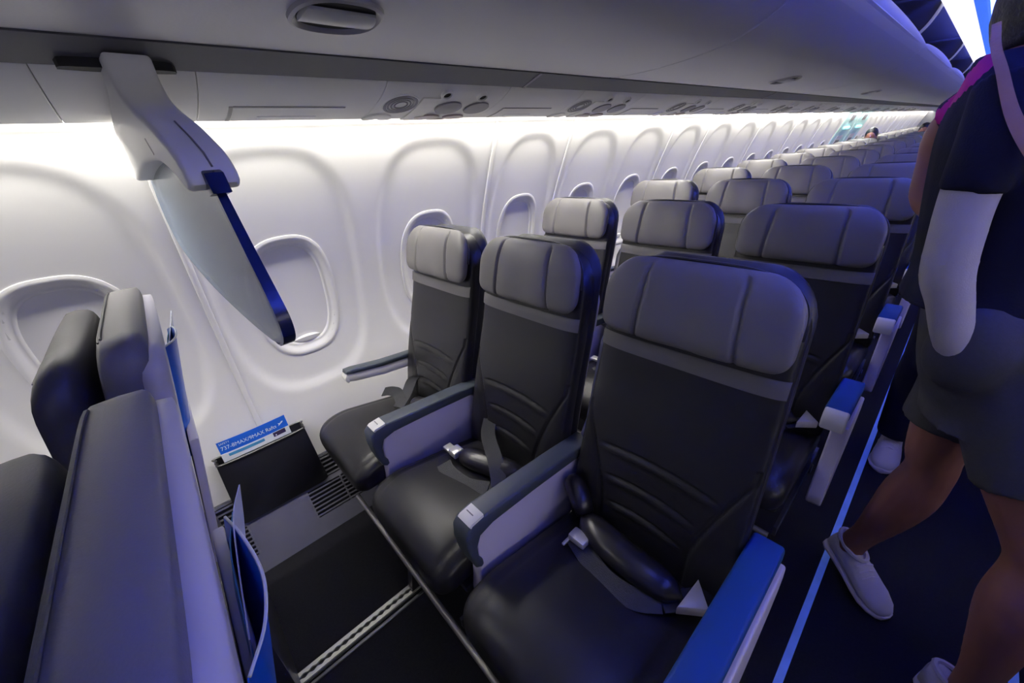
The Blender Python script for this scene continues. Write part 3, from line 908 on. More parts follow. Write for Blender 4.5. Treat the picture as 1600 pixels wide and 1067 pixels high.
# ------------------------------------------------------------------ first class seats at the lower left
def fc_seat(x0, x1, label):
    cx = (x0 + x1) / 2; w = (x1 - x0) / 2
    r = empty('first_class_seat', (cx, -0.25, 0))
    def bk(x, y, z): return (cx + x, -0.098 + y + (z - 0.37) * 0.20, 0.80 + z)
    def dz(x, z):
        return 0
    bv, bf = pillow_vf(w, 0.375, 0.040, 0.036, 0.055, 0.03, n=9, m=9, nx=20, nz=30, fn=bk)
    b = link('backrest', new_mesh('backrest', bv, bf, sharp=0), 'fc', r)
    # twin stitched welts along the front top edge, lying on the leather
    def skin_pt(a, b, lift=0.0):
        z = 0.375 * b; e = abs(z) - (0.375 - 0.055); hw = w
        if e > 0: hw = w - 0.055 * (1 - math.sqrt(max(0, 1 - (e / 0.055) ** 2)))
        k = max(0, 1 - abs(a) ** 9) ** (1 / 9) * max(0, 1 - abs(b) ** 9) ** (1 / 9)
        return bk(hw * a, -0.040 * k - lift, z)
    for bb in (0.985, 0.994):
        link('welt', new_mesh('welt', *tube_vf([skin_pt(a, bb) for a in np.linspace(-0.93, 0.93, 24)], 0.0018, 6)), 'fcdark', b)
    # dark headrest standing proud of the front
    def hd(x, y, z):
        wing = 0.03 * (abs(x) / (w * 0.93)) ** 4
        return (cx + x, -0.192 + y - wing + 0.12 * z, 1.040 + z - 0.03 * (abs(x) / w) ** 3)
    hv, hf = pillow_vf(w * 0.94, 0.125, 0.034, 0.036, 0.06, 0.05, n=5, m=4, nx=24, nz=18, fn=hd, disp=lambda x, z: -0.006 * groove(abs(x) - w * .55, 0.006))
    h = link('headrest', new_mesh('headrest', hv, hf, sharp=0), 'fcdark', r)
    hp = [hd((w * .94 - .017) * a, -0.034 * (1 - abs(a) ** 5) ** .2 * (1 - .84 ** 4) ** .25, 0.105) for a in np.linspace(-.9, .9, 16)]
    link('headrest_welt', new_mesh('headrest_welt', *tube_vf(hp, 0.0022, 6)), 'fc', h)
    # pale plastic back shell with pocket
    def sh(x, y, z): return (cx + x, -0.070 + y + (z - 0.37) * 0.20, 0.775 + z)
    s = link('back_shell', new_mesh('back_shell', *pillow_vf(w + 0.006, 0.375, 0.022, 0.021, 0.05, 0.03, n=10, m=10, nx=16, nz=24, fn=sh), sharp=0), 'shell', r)
    link('literature_slot', new_mesh('literature_slot', *[(lambda v, f: ([sh(x, y, z) for x, y, z in v], f))(*box_vf(-w * .8, w * .8, 0.024, 0.040, -0.15, 0.16, 0.004))][0]), 'shell', s)
    def cu(x, y, z): return (cx + x, -0.42 + z, 0.42 - y)
    link('seat_cushion', new_mesh('seat_cushion', *pillow_vf(w + 0.01, 0.26, 0.06, 0.08, 0.05, 0.08, n=6, m=6, fn=lambda x, y, z: (cx + x, -0.42 + z, 0.40 - y), disp=None)), 'fcdark', r)
    link('seat_base', new_mesh('seat_base', *box_vf(cx - w * .8, cx + w * .8, -0.60, -0.14, 0.0, 0.34, 0.02)), 'darkmetal', r)
    tag(r, label, 'seat', 'first class seats')
    return r
fc_seat(-0.665, -0.165, 'large grey first class seat at the lower left edge, beside the aisle')
fc_seat(-1.375, -0.855, 'first class seat by the window, its pale top before the nearest window')
con = empty('centre_console', (-0.76, -0.3, 0))
link('console_body', new_mesh('console_body', *box_vf(-0.835, -0.685, -0.60, -0.16, 0.0, 0.60, 0.02)), 'fcdark', con)
link('console_top', new_mesh('console_top', *box_vf(-0.835, -0.685, -0.60, -0.16, 0.602, 0.625, 0.008)), 'armcap', con)
tag(con, 'dark console between the two first class seats', 'console')

# magazines poking out of the shells' pockets
def sheet_mesh(topline, drops, th=0.0016):
    """paper sheet hanging from a curved top edge; drops = [(down, forward)]"""
    T_ = catmull(topline, 6)
    v = []; f = []
    n = len(T_)
    for (dz, dy) in drops:
        for p in T_: v.append((p[0], p[1] - dy, p[2] - dz))
    for (dz, dy) in drops:
        for p in T_: v.append((p[0], p[1] - dy - th, p[2] - dz))
    k = len(drops)
    for j in range(k - 1):
        for i in range(n - 1):
            a = j * n + i; f.append((a, a + 1, a + n + 1, a + n)); b = k * n + a; f.append((b, b + n, b + n + 1, b + 1))
    for i in range(n - 1):
        f.append((i, k * n + i, k * n + i + 1, i + 1)); a = (k - 1) * n + i; f.append((a, a + 1, k * n + a + 1, k * n + a))
    for j in range(k - 1):
        for a in (j * n, j * n + n - 1): f.append((a, a + n, k * n + a + n, k * n + a))
    return new_mesh('sheet', v, f, sharp=60)
def magazine(x0, x1, y, z, label, sc=1.0):
    r = empty('magazine', ((x0 + x1) / 2, y - 0.05, z - 0.2))
    L = x1 - x0
    cov = [(x0, y - 0.008, z - 0.03), (x0 + L * .30, y + 0.006 * sc, z - 0.008), (x0 + L * .62, y + 0.014 * sc, z + 0.002), (x0 + L * .85, y + 0.004, z + 0.004), (x1, y - 0.018, z + 0.002)]
    c = link('cover', sheet_mesh(cov, [(0, 0), (0.05, 0.012), (0.11, 0.026), (0.18, 0.042), (0.25, 0.056)]), 'cardblue', r)
    e = [(p[0], p[1] + 0.0004, p[2] + 0.0006) for p in catmull(cov, 6)]
    link('paper_edge', new_mesh('paper_edge', *tube_vf(e, 0.0018, 6)), 'cardwhite', c)
    pg = [(x0 + 0.004, y + 0.024 * sc, z + 0.012), (x0 + L * .14, y + 0.006, z - 0.004), (x0 + L * .4, y - 0.006, z - 0.02), (x0 + L * .8, y - 0.014, z - 0.02)]
    link('page', sheet_mesh(pg, [(0, 0), (0.05, 0.012), (0.11, 0.028), (0.18, 0.044)]), 'cardwhite', r)
    pg2 = [(x0 + 0.01, y + 0.004, z - 0.02), (x0 + L * .3, y - 0.012, z - 0.03), (x0 + L * .9, y - 0.020, z - 0.05)]
    link('page', sheet_mesh(pg2, [(0, 0), (0.06, 0.016), (0.14, 0.034)]), 'cardmid', r)
    tag(r, label, 'magazine', 'magazines in the first class seat pockets')
magazine(-0.58, -0.31, -0.055, 1.000, 'blue magazine flaring out behind the large grey first class seat')
magazine(-1.20, -0.95, -0.042, 1.115, 'blue magazine behind the window first class seat', 0.6)

# ------------------------------------------------------------------ the triple seats
SEAT = {}
REC = math.radians(13.5)
def back_fn(x, y, z):
    """pillow coordinates -> seat coordinates (row-local, centre x = 0)"""
    s = z + 0.385                                        # distance up the back
    lum = 0.012 * math.sin(min(1, max(0, s / 0.5)) * math.pi)
    return (x, 0.655 + s * math.sin(REC) + (y - lum) * math.cos(REC), 0.405 + s * math.cos(REC) + (y - lum) * math.sin(REC))
def back_disp(x, z):
    s = z + 0.385
    d = 0.0
    a = abs(x)
    bx = 0.118 + 0.085 * max(0.0, min(1, (s - 0.12) / 0.25)) ** 1.5          # bolster seam runs outward going up
    if s < 0.40:
        d -= 0.0065 * groove(a - bx, 0.0040)
        if a > bx: d += 0.010 * min(1, (a - bx) / 0.03) * max(0, 1 - s / 0.42)
    for (s0, hwid) in ((0.315, 0.150), (0.235, 0.118), (0.160, 0.100)):
        if a < hwid:
            k = min(1, (hwid - a) / 0.03)
            arc = s0 - 0.012 * (a / hwid) ** 2
            d -= 0.0060 * groove(s - arc, 0.0030) * k
            d += 0.0035 * groove(s - arc + 0.012, 0.010) * k
    return d
SEAT['backrest'] = new_mesh('backrest', *pillow_vf(0.212, 0.374, 0.030, 0.045, 0.105, 0.03, n=5, m=9, nx=90, nz=250, disp=back_disp, fn=back_fn, taper=0.035, pe=1.25), sharp=0)
def side_fn(x, y, z): return back_fn(x, y + 0.055, z)
SEAT['back_pad'] = new_mesh('back_pad', *pillow_vf(0.209, 0.377, 0.035, 0.016, 0.105, 0.03, n=7, m=9, nx=20, nz=34, fn=side_fn, taper=0.03), sharp=0)
def shell_fn(x, y, z): return back_fn(x, y + 0.082, z - 0.06)
SEAT['back_shell'] = new_mesh('back_shell', *pillow_vf(0.194, 0.30, 0.02, 0.02, 0.05, 0.03, n=10, m=10, nx=16, nz=24, fn=shell_fn), sharp=0)
# lighter band under the headrest, following the front surface
bv = []; bf = []
nb = 30
for j, (s, lift) in enumerate(((0.556, -0.0305), (0.558, -0.034), (0.575, -0.0345), (0.592, -0.034), (0.594, -0.0305))):
    for i in range(nb + 1):
        a = ease(-1 + 2 * i / nb, 1.4) * 0.985
        x = 0.2095 * a
        k = max(0.0, 1 - abs(a * .985) ** 5) ** .2
        bv.append(back_fn(x, lift * k, s - 0.385))
for j in range(4):
    for i in range(nb): q = j * (nb + 1) + i; bf.append((q, q + 1, q + nb + 2, q + nb + 1))
SEAT['headrest_band'] = new_mesh('headrest_band', bv, bf)
def head_fn(x, y, z):
    wing = -0.010 * (abs(x) / 0.21) ** 3
    p = back_fn(x, y - 0.036 + wing, z + 0.318)
    return p
def head_disp(x, z):
    d = -0.011 * groove(abs(x) - (0.104 - 0.006 * (z / 0.1)), 0.0045)
    d += 0.003 * groove(abs(x) - 0.06, 0.04)
    return d
SEAT['headrest'] = new_mesh('headrest', *pillow_vf(0.203, 0.089, 0.038, 0.020, 0.080, 0.042, n=3.2, m=2.8, nx=110, nz=30, pe=1.35, disp=head_disp, fn=head_fn), sharp=0)
pp = []
for k in range(40):
    t = k / 39
    # piping round the top edge of the headrest
    ang = math.pi * (1 - t)
    c, s = math.cos(ang), math.sin(ang)
    x = 0.205 * math.copysign(abs(c) ** 0.6, c); z = -0.02 + 0.110 * abs(s) ** 0.6
    pp.append(head_fn(x, 0.006, z))
SEAT['piping'] = new_mesh('piping', *tube_vf(pp, 0.0035, 6))
# cushion: pillow laid flat
def cush_disp(x, z):
    return -0.004 * groove(abs(x) - 0.170, 0.006) + 0.006 * math.cos(x * 7) * 1.0
def cush_fn(x, y, z):
    yy = 0.455 - z                                       # z>0 is towards the front
    drop = 0.055 * max(0, (z - 0.10) / 0.15) ** 2
    return (x, yy, 0.425 - y - drop + 0.10 * 0 + 0.045 * max(-1, min(1, z / 0.25)))
SEAT['seat_cushion'] = new_mesh('seat_cushion', *pillow_vf(0.216, 0.245, 0.055, 0.075, 0.055, 0.03, n=4, m=4, nx=40, nz=40, disp=cush_disp, fn=cush_fn), sharp=0)
SEAT['seat_pan'] = new_mesh('seat_pan', *box_vf(-0.20, 0.20, 0.29, 0.70, 0.326, 0.350, 0.008))
# armrests (x = 0 at the armrest centre)
CAP = [(0.745, 0.618), (0.60, 0.632), (0.45, 0.642), (0.335, 0.650), (0.302, 0.646), (0.284, 0.628), (0.281, 0.59), (0.286, 0.545), (0.296, 0.505), (0.310, 0.494), (0.319, 0.500), (0.318, 0.515), (0.309, 0.53), (0.309, 0.57), (0.322, 0.597), (0.36, 0.607), (0.50, 0.602), (0.745, 0.585)]
SEAT['arm_pad'] = new_mesh('arm_pad', *prism_vf(CAP, 'x', -0.030, 0.030, 0.007, 3), sharp=50)
SEAT['arm_button'] = new_mesh('arm_button', *prism_vf([(0.296, 0.6455), (0.303, 0.6505), (0.338, 0.6545), (0.338, 0.640), (0.300, 0.636)], 'x', -0.0205, 0.0285, 0.002, 2), sharp=40)
SEAT['button_slot'] = new_mesh('button_slot', *box_vf(-0.012, 0.012, 0.318, 0.320, 0.652, 0.6540, 0))
PNL = [(0.325, 0.598), (0.36, 0.606), (0.50, 0.600), (0.735, 0.585), (0.725, 0.40), (0.60, 0.365), (0.45, 0.350), (0.335, 0.315), (0.300, 0.325), (0.296, 0.36), (0.311, 0.46), (0.312, 0.55)]
SEAT['arm_panel'] = new_mesh('arm_panel', *prism_vf(smooth_closed(PNL, 1), 'x', -0.019, 0.019, 0.006, 3), sharp=50)
SEAT['arm_pivot'] = new_mesh('arm_pivot', *prism_vf([(0.735, 0.60), (0.775, 0.66), (0.84, 0.90), (0.865, 0.925), (0.89, 0.915), (0.84, 0.68), (0.79, 0.48), (0.735, 0.42)], 'x', -0.014, 0.014, 0.003, 2), sharp=50)
WCAP = [(0.72, 0.606), (0.55, 0.620), (0.42, 0.640), (0.392, 0.640), (0.388, 0.628), (0.42, 0.618), (0.55, 0.598), (0.72, 0.584)]
SEAT['win_pad'] = new_mesh('win_pad', *prism_vf(WCAP, 'x', -0.022, 0.022, 0.006, 2), sharp=50)
WBODY = [(0.72, 0.583), (0.55, 0.597), (0.42, 0.617), (0.392, 0.625), (0.384, 0.607), (0.392, 0.590), (0.42, 0.580), (0.55, 0.556), (0.72, 0.540)]
SEAT['win_body'] = new_mesh('win_body', *prism_vf(WBODY, 'x', -0.020, 0.020, 0.006, 2), sharp=50)
SEAT['win_end'] = new_mesh('win_end', *prism_vf(smooth_closed([(0.396, 0.628), (0.384, 0.620), (0.380, 0.605), (0.386, 0.586), (0.398, 0.583)], 1), 'x', -0.0215, 0.0215, 0.004, 2), sharp=50)
APAD = [(0.735, 0.622), (0.55, 0.634), (0.40, 0.642), (0.315, 0.648), (0.300, 0.640), (0.300, 0.612), (0.40, 0.606), (0.735, 0.586)]
SEAT['aisle_pad'] = new_mesh('aisle_pad', *prism_vf(APAD, 'x', -0.031, 0.031, 0.008, 3), sharp=50)
SEAT['aisle_end'] = new_mesh('aisle_end', *prism_vf([(0.302, 0.640), (0.285, 0.630), (0.272, 0.600), (0.280, 0.572), (0.312, 0.580), (0.312, 0.638)], 'x', -0.030, 0.030, 0.006, 3), sharp=50)
SEAT['aisle_panel'] = new_mesh('aisle_panel', *prism_vf(smooth_closed([(0.315, 0.605), (0.735, 0.588), (0.765, 0.50), (0.70, 0.42), (0.52, 0.34), (0.36, 0.285), (0.30, 0.295), (0.285, 0.34), (0.315, 0.40), (0.33, 0.50)], 1), 'x', -0.021, 0.021, 0.006, 3), sharp=50)
SEAT['aisle_pad_short'] = new_mesh('aisle_pad', *prism_vf([(0.735, 0.622), (0.60, 0.632), (0.50, 0.640), (0.485, 0.634), (0.485, 0.604), (0.735, 0.586)], 'x', -0.031, 0.031, 0.008, 3), sharp=50)
SEAT['aisle_end_short'] = new_mesh('aisle_end', *prism_vf([(0.488, 0.636), (0.468, 0.628), (0.458, 0.600), (0.466, 0.572), (0.496, 0.580), (0.496, 0.632)], 'x', -0.030, 0.030, 0.006, 3), sharp=50)
SEAT['aisle_panel_short'] = new_mesh('aisle_panel', *prism_vf(smooth_closed([(0.49, 0.605), (0.735, 0.588), (0.765, 0.50), (0.70, 0.42), (0.60, 0.345), (0.52, 0.290), (0.455, 0.285), (0.43, 0.32), (0.46, 0.40), (0.49, 0.50)], 1), 'x', -0.021, 0.021, 0.006, 3), sharp=50)
# belts, one per place (row-local, centre x = 0)
def mbz(*parts):
    b = MB()
    for p in parts: b.add(*p)
    return b
T = tube_vf; CM = catmull
def capsule(p0, p1, r, squash=0.8, n=14, bow=(0, 0, 0)):
    P0, P1, B = np.array(p0), np.array(p1), np.array(bow)
    path = []; rad = []
    for i in range(n + 1):
        t = i / n
        path.append(P0 + (P1 - P0) * t + B * math.sin(math.pi * t))
        e = 1 - abs(2 * t - 1) ** 4
        rad.append(max(0.12, e ** 0.5) * r)
    return tube_vf(path, rad, 14, r2=[q * squash for q in rad])
SEAT['belt_roll_a'] = mbz(capsule((-0.135, 0.588, 0.505), (0.150, 0.570, 0.500), 0.042, 0.85, bow=(0, -0.012, 0.0))).mesh('belt_roll')
SEAT['belt_scrunch_a'] = mbz(capsule((-0.215, 0.640, 0.545), (-0.125, 0.590, 0.510), 0.030, 1.0, bow=(0, 0, 0.02)), capsule((-0.20, 0.655, 0.51), (-0.13, 0.60, 0.49), 0.028, 1.1)).mesh('belt_scrunch')
SEAT['belt_strap_a'] = mbz(ribbon_vf(CM([(-0.115, 0.532, 0.492), (-0.06, 0.515, 0.484), (0.0, 0.500, 0.482), (0.07, 0.505, 0.486), (0.12, 0.54, 0.49)], 5), (0.1, 0.7, 0.2), 0.048, 0.003), ribbon_vf(CM([(0.12, 0.54, 0.488), (0.17, 0.60, 0.487), (0.20, 0.66, 0.47)], 4), (0.6, -0.4, 0), 0.048, 0.003)).mesh('belt_strap')
SEAT['belt_buckle_a'] = mbz(box_vf(-0.125, -0.075, 0.515, 0.550, 0.490, 0.512, 0.006), box_vf(-0.128, -0.120, 0.495, 0.555, 0.487, 0.494, 0.002)).mesh('belt_buckle')
SEAT['belt_tongue_a'] = new_mesh('belt_tongue', *prism_vf([(0.155, 0.535), (0.205, 0.575), (0.160, 0.625)], 'z', 0.492, 0.520, 0.004, 2))
SEAT['belt_roll_m'] = mbz(capsule((-0.095, 0.505, 0.500), (0.14, 0.585, 0.500), 0.040, 0.85)).mesh('belt_roll')
SEAT['belt_strap_m'] = mbz(ribbon_vf(CM([(-0.12, 0.668, 0.545), (-0.05, 0.60, 0.546), (0.05, 0.545, 0.535), (0.12, 0.50, 0.492)], 5), (0.6, 0.75, 0), 0.048, 0.003), ribbon_vf(CM([(0.085, 0.48, 0.489), (0.02, 0.445, 0.487), (-0.06, 0.435, 0.493), (-0.10, 0.445, 0.497)], 5), (0.1, 0.7, 0.15), 0.048, 0.003), ribbon_vf(CM([(0.09, 0.48, 0.492), (0.14, 0.52, 0.490), (0.19, 0.60, 0.475)], 4), (0.6, -0.5, 0), 0.048, 0.003)).mesh('belt_strap')
SEAT['belt_buckle_m'] = mbz(box_vf(-0.125, -0.085, 0.480, 0.520, 0.495, 0.520, 0.006), box_vf(-0.165, -0.125, 0.484, 0.515, 0.493, 0.505, 0.003)).mesh('belt_buckle')
SEAT['belt_strap_w'] = mbz(ribbon_vf(CM([(-0.14, 0.672, 0.52), (-0.11, 0.62, 0.535), (-0.06, 0.56, 0.515), (-0.03, 0.50, 0.490)], 5), (0.75, 0.5, 0), 0.048, 0.003), ribbon_vf(CM([(-0.03, 0.52, 0.492), (-0.09, 0.535, 0.515), (-0.15, 0.53, 0.505), (-0.185, 0.51, 0.495)], 5), (0.1, 0.7, 0.3), 0.048, 0.003)).mesh('belt_strap')
SEAT['belt_roll_w'] = mbz(capsule((-0.02, 0.56, 0.495), (0.15, 0.60, 0.495), 0.036, 0.8)).mesh('belt_roll')
for k, mm in dict(backrest='leather', back_pad='navy', back_shell='shell', headrest_band='band', headrest='head', piping='navy', seat_cushion='leather', seat_pan='darkmetal', arm_pad='armcap', arm_button='button', button_slot='psu_dark', arm_panel='armpanel', arm_pivot='shell',
                  win_pad='armcap', win_body='psu', win_end='button', aisle_pad='armblue', aisle_end='button', aisle_panel='armpanel', aisle_pad_short='armblue', aisle_end_short='button', aisle_panel_short='armpanel', belt_roll_a='roll', belt_scrunch_a='roll', belt_strap_a='belt', belt_buckle_a='buckle', belt_tongue_a='buckle',
                  belt_roll_m='roll', belt_strap_m='belt', belt_buckle_m='buckle', belt_strap_w='belt', belt_roll_w='roll').items():
    SEAT[k].materials.append(M[mm])

def sp(name, key, parent, x=0.0, rot=None):
    o = bpy.data.objects.new(name, SEAT[key]); COL.objects.link(o)
    o.parent = parent
    o.location = (x, 0, 0)
    return o
SEAT_X = {'window': -1.312, 'middle': -0.818, 'aisle': -0.325}
def make_seat(kind, off, row, far=False):
    r = empty('airline_seat', (mir(SEAT_X[kind]) if far else SEAT_X[kind], off, 0))
    if far: r.scale = (-1, 1, 1)
    sp('backrest', 'backrest', r); sp('back_pad', 'back_pad', r); sp('back_shell', 'back_shell', r); sp('headrest_band', 'headrest_band', r)
    h = sp('headrest', 'headrest', r); q = sp('piping', 'piping', h)
    sp('seat_cushion', 'seat_cushion', r)
    if row < 9: sp('seat_pan', 'seat_pan', r)
    if kind == 'window':
        a = sp('armrest', 'win_body', r, -0.236); sp('arm_pad', 'win_pad', a); sp('arm_end', 'win_end', a)
    else:
        a = sp('armrest', 'arm_panel', r, -0.262 if kind == 'middle' else -0.252); sp('arm_pad', 'arm_pad', a); sp('arm_button', 'arm_button', a); sp('button_slot', 'button_slot', a); sp('arm_pivot', 'arm_pivot', a)
    if kind == 'aisle':
        q = '' if row == 0 else '_short'
        a = sp('armrest', 'aisle_panel' + q, r, 0.266); p = sp('arm_pad', 'aisle_pad' + q, a, -0.019); sp('arm_end', 'aisle_end' + q, a, -0.019)
    if row < 4 and not far:
        if kind == 'aisle':
            b = sp('seat_belt', 'belt_strap_a', r); sp('belt_roll', 'belt_roll_a', b); sp('belt_scrunch', 'belt_scrunch_a', b); sp('belt_buckle', 'belt_buckle_a', b); sp('belt_tongue', 'belt_tongue_a', b)
        elif kind == 'middle':
            b = sp('seat_belt', 'belt_strap_m', r); sp('belt_roll', 'belt_roll_m', b); sp('belt_buckle', 'belt_buckle_m', b)
        else:
            b = sp('seat_belt', 'belt_strap_w', r); sp('belt_roll', 'belt_roll_w', b)
    extra = {'window': 'dark leather window seat', 'middle': 'dark leather middle seat', 'aisle': 'dark leather aisle seat with blue armrest'}[kind]
    if far: tag(r, '%s across the aisle, %s row there' % (extra, ORD[row]), 'seat', 'three-abreast seats across the aisle')
    else: tag(r, '%s in the %s row behind the divider' % (extra, ORD[row]), 'seat', 'three-abreast seats on the window side')
    return r
FR = {}
FR['front_beam'] = mbz(T([(-1.22, 0.225, 0.296), (-0.12, 0.225, 0.296)], 0.009, 10)).mesh('front_beam')
FR['rear_beam'] = mbz(T([(-1.50, 0.62, 0.292), (-0.10, 0.62, 0.292)], 0.019, 10)).mesh('rear_beam')
def leg(x): return mbz(ribbon_vf([(x, 0.26, 0.30), (x, 0.27, 0.12), (x, 0.25, 0.012)], (1, 0, 0), 0.03, 0.018), ribbon_vf([(x, 0.62, 0.30), (x, 0.70, 0.10), (x, 0.72, 0.012)], (1, 0, 0), 0.03, 0.018), ribbon_vf([(x, 0.24, 0.016), (x, 0.74, 0.016)], (1, 0, 0), 0.03, 0.008), ribbon_vf([(x, 0.30, 0.28), (x, 0.68, 0.05)], (1, 0, 0), 0.02, 0.012)).mesh('frame_leg')
FR['leg_a'], FR['leg_b'] = leg(-0.965), leg(-0.36)
for i_, x in enumerate((-1.50, -1.07, -0.58, -0.11)): FR['spreader_%d' % i_] = mbz(ribbon_vf([(x, 0.24, 0.308), (x, 0.70, 0.318)], (0, 0, 1), 0.035, 0.01)).mesh('spreader')
for k in FR: FR[k].materials.append(M['beammetal' if k == 'front_beam' else 'darkmetal'])
def make_frame(off, row):
    r = empty('seat_mount', (-0.80, off, 0))
    for nm, k in (('front_beam', 'front_beam'), ('rear_beam', 'rear_beam'), ('frame_leg', 'leg_a'), ('frame_leg', 'leg_b')) + tuple(('spreader', 'spreader_%d' % q) for q in range(4)):
        o = bpy.data.objects.new(nm, FR[k]); COL.objects.link(o); o.parent = r; o.location = (0.80, 0, 0)
    tag(r, 'metal frame and legs under the %s row of three seats' % ORD[row], 'seat frame', 'seat frames')
ROWS = [0.0, 0.83, 1.70] + [2.58 + 0.87 * i for i in range(15)]
for i, off in enumerate(ROWS):
    for kind in ('window', 'middle', 'aisle'):
        make_seat(kind, off, i)
    if i < 5: make_frame(off, i)
for i, off in enumerate(ROWS[:7]):
    for kind in ('window', 'middle', 'aisle'):
        make_seat(kind, off, i, far=True)

# ------------------------------------------------------------------ people
def spline_vals(vals, n):
    return [p for p in catmull(vals, n)]
def limb_vf(nodes, seg=14, n=4, up=(0, 1, 0)):
    """nodes = [(x,y,z,ra,rb)]; ra across 'up x t', rb along up"""
    N = catmull(nodes, n)
    path = [tuple(q[:3]) for q in N]
    ra = [max(0.004, q[3]) for q in N]; rb = [max(0.004, q[4]) for q in N]
    return tube_vf(path, ra, seg, r2=rb, up=up)
def torso_vf(secs, seg=24, n=4):
    """horizontal elliptical sections (x,y,z,hx,hy)"""
    N = catmull(secs, n); v = []; f = []
    for q in N:
        for k in range(seg):
            a = 2 * math.pi * k / seg; c, s_ = math.cos(a), math.sin(a)
            v.append((q[0] + q[3] * math.copysign(abs(c) ** .85, c), q[1] + q[4] * math.copysign(abs(s_) ** .85, s_), q[2]))
    for i in range(len(N) - 1):
        for k in range(seg): f.append((i * seg + k, i * seg + (k + 1) % seg, (i + 1) * seg + (k + 1) % seg, (i + 1) * seg + k))
    f += [tuple(range(seg)), tuple(range((len(N) - 1) * seg, len(N) * seg))]
    return v, f
def ball_vf(c, r, seg=16):
    bm = bmesh.new(); bmesh.ops.create_uvsphere(bm, u_segments=seg, v_segments=seg // 2 + 2, radius=1.0)
    bm.verts.index_update()
    v = [(c[0] + q.co.x * r[0], c[1] + q.co.y * r[1], c[2] + q.co.z * r[2]) for q in bm.verts]
    f = [tuple(q.index for q in p.verts) for p in bm.faces]; bm.free()
    return v, f
def fused(name, parts, voxel=0.008, smooth=4):
    """union of closed shapes as one continuous skin"""
    b = MB()
    for p in parts: b.add(*p)
    me = b.mesh(name, sharp=0)
    o = bpy.data.objects.new('tmp', me); COL.objects.link(o)
    m1 = o.modifiers.new('r', 'REMESH'); m1.mode = 'VOXEL'; m1.voxel_size = voxel; m1.use_smooth_shade = True
    m2 = o.modifiers.new('s', 'SMOOTH'); m2.factor = 0.5; m2.iterations = smooth
    bpy.context.view_layer.update()
    out = bpy.data.meshes.new_from_object(o.evaluated_get(bpy.context.evaluated_depsgraph_get()))
    bpy.data.objects.remove(o); bpy.data.meshes.remove(me)
    for p in out.polygons: p.use_smooth = True
    out.name = name
    return out
def head_parts(c, fx):
    """head facing +x (fx=1)"""
    x, y, z = c
    return [ball_vf((x, y, z), (0.095, 0.075, 0.112), 20), ball_vf((x + .03 * fx, y, z - .055), (0.062, 0.058, 0.062)), ball_vf((x + .094 * fx, y, z - .012), (0.018, 0.013, 0.022)),
            ball_vf((x + .080 * fx, y, z - .058), (0.016, 0.026, 0.010)), ball_vf((x + .072 * fx, y, z + .030), (0.022, 0.05, 0.016)), ball_vf((x - .01, y + .076, z - .01), (0.022, 0.010, 0.032)), ball_vf((x - .01, y - .076, z - .01), (0.022, 0.010, 0.032))]
def hand_parts(w, d, s):
    """simple curled hand at wrist w, pointing along d, s = thumb side (unit vectors)"""
    w, d, s = Vector(w), Vector(d).normalized(), Vector(s).normalized()
    nrm = d.cross(s)
    P = [limb_vf([(*(w - d * .02), .026, .022), (*(w + d * .04), .04, .017), (*(w + d * .09), .038, .014)], up=tuple(nrm))]
    for k, (off, L) in enumerate(((.030, .072), (.010, .080), (-.010, .074), (-.029, .058))):
        b = w + d * .085 + s * off
        P.append(limb_vf([(*b, .0095, .0095), (*(b + d * L * .5 + nrm * -.010), .009, .009), (*(b + d * L * .85 + nrm * -.032), .0075, .0075)], seg=8, up=tuple(nrm)))
    b = w + d * .03 + s * .035
    P.append(limb_vf([(*b, .012, .012), (*(b + d * .03 + s * .022), .0105, .0105), (*(b + d * .06 + s * .022 - nrm * .012), .0085, .0085)], seg=8, up=tuple(nrm)))
    return P
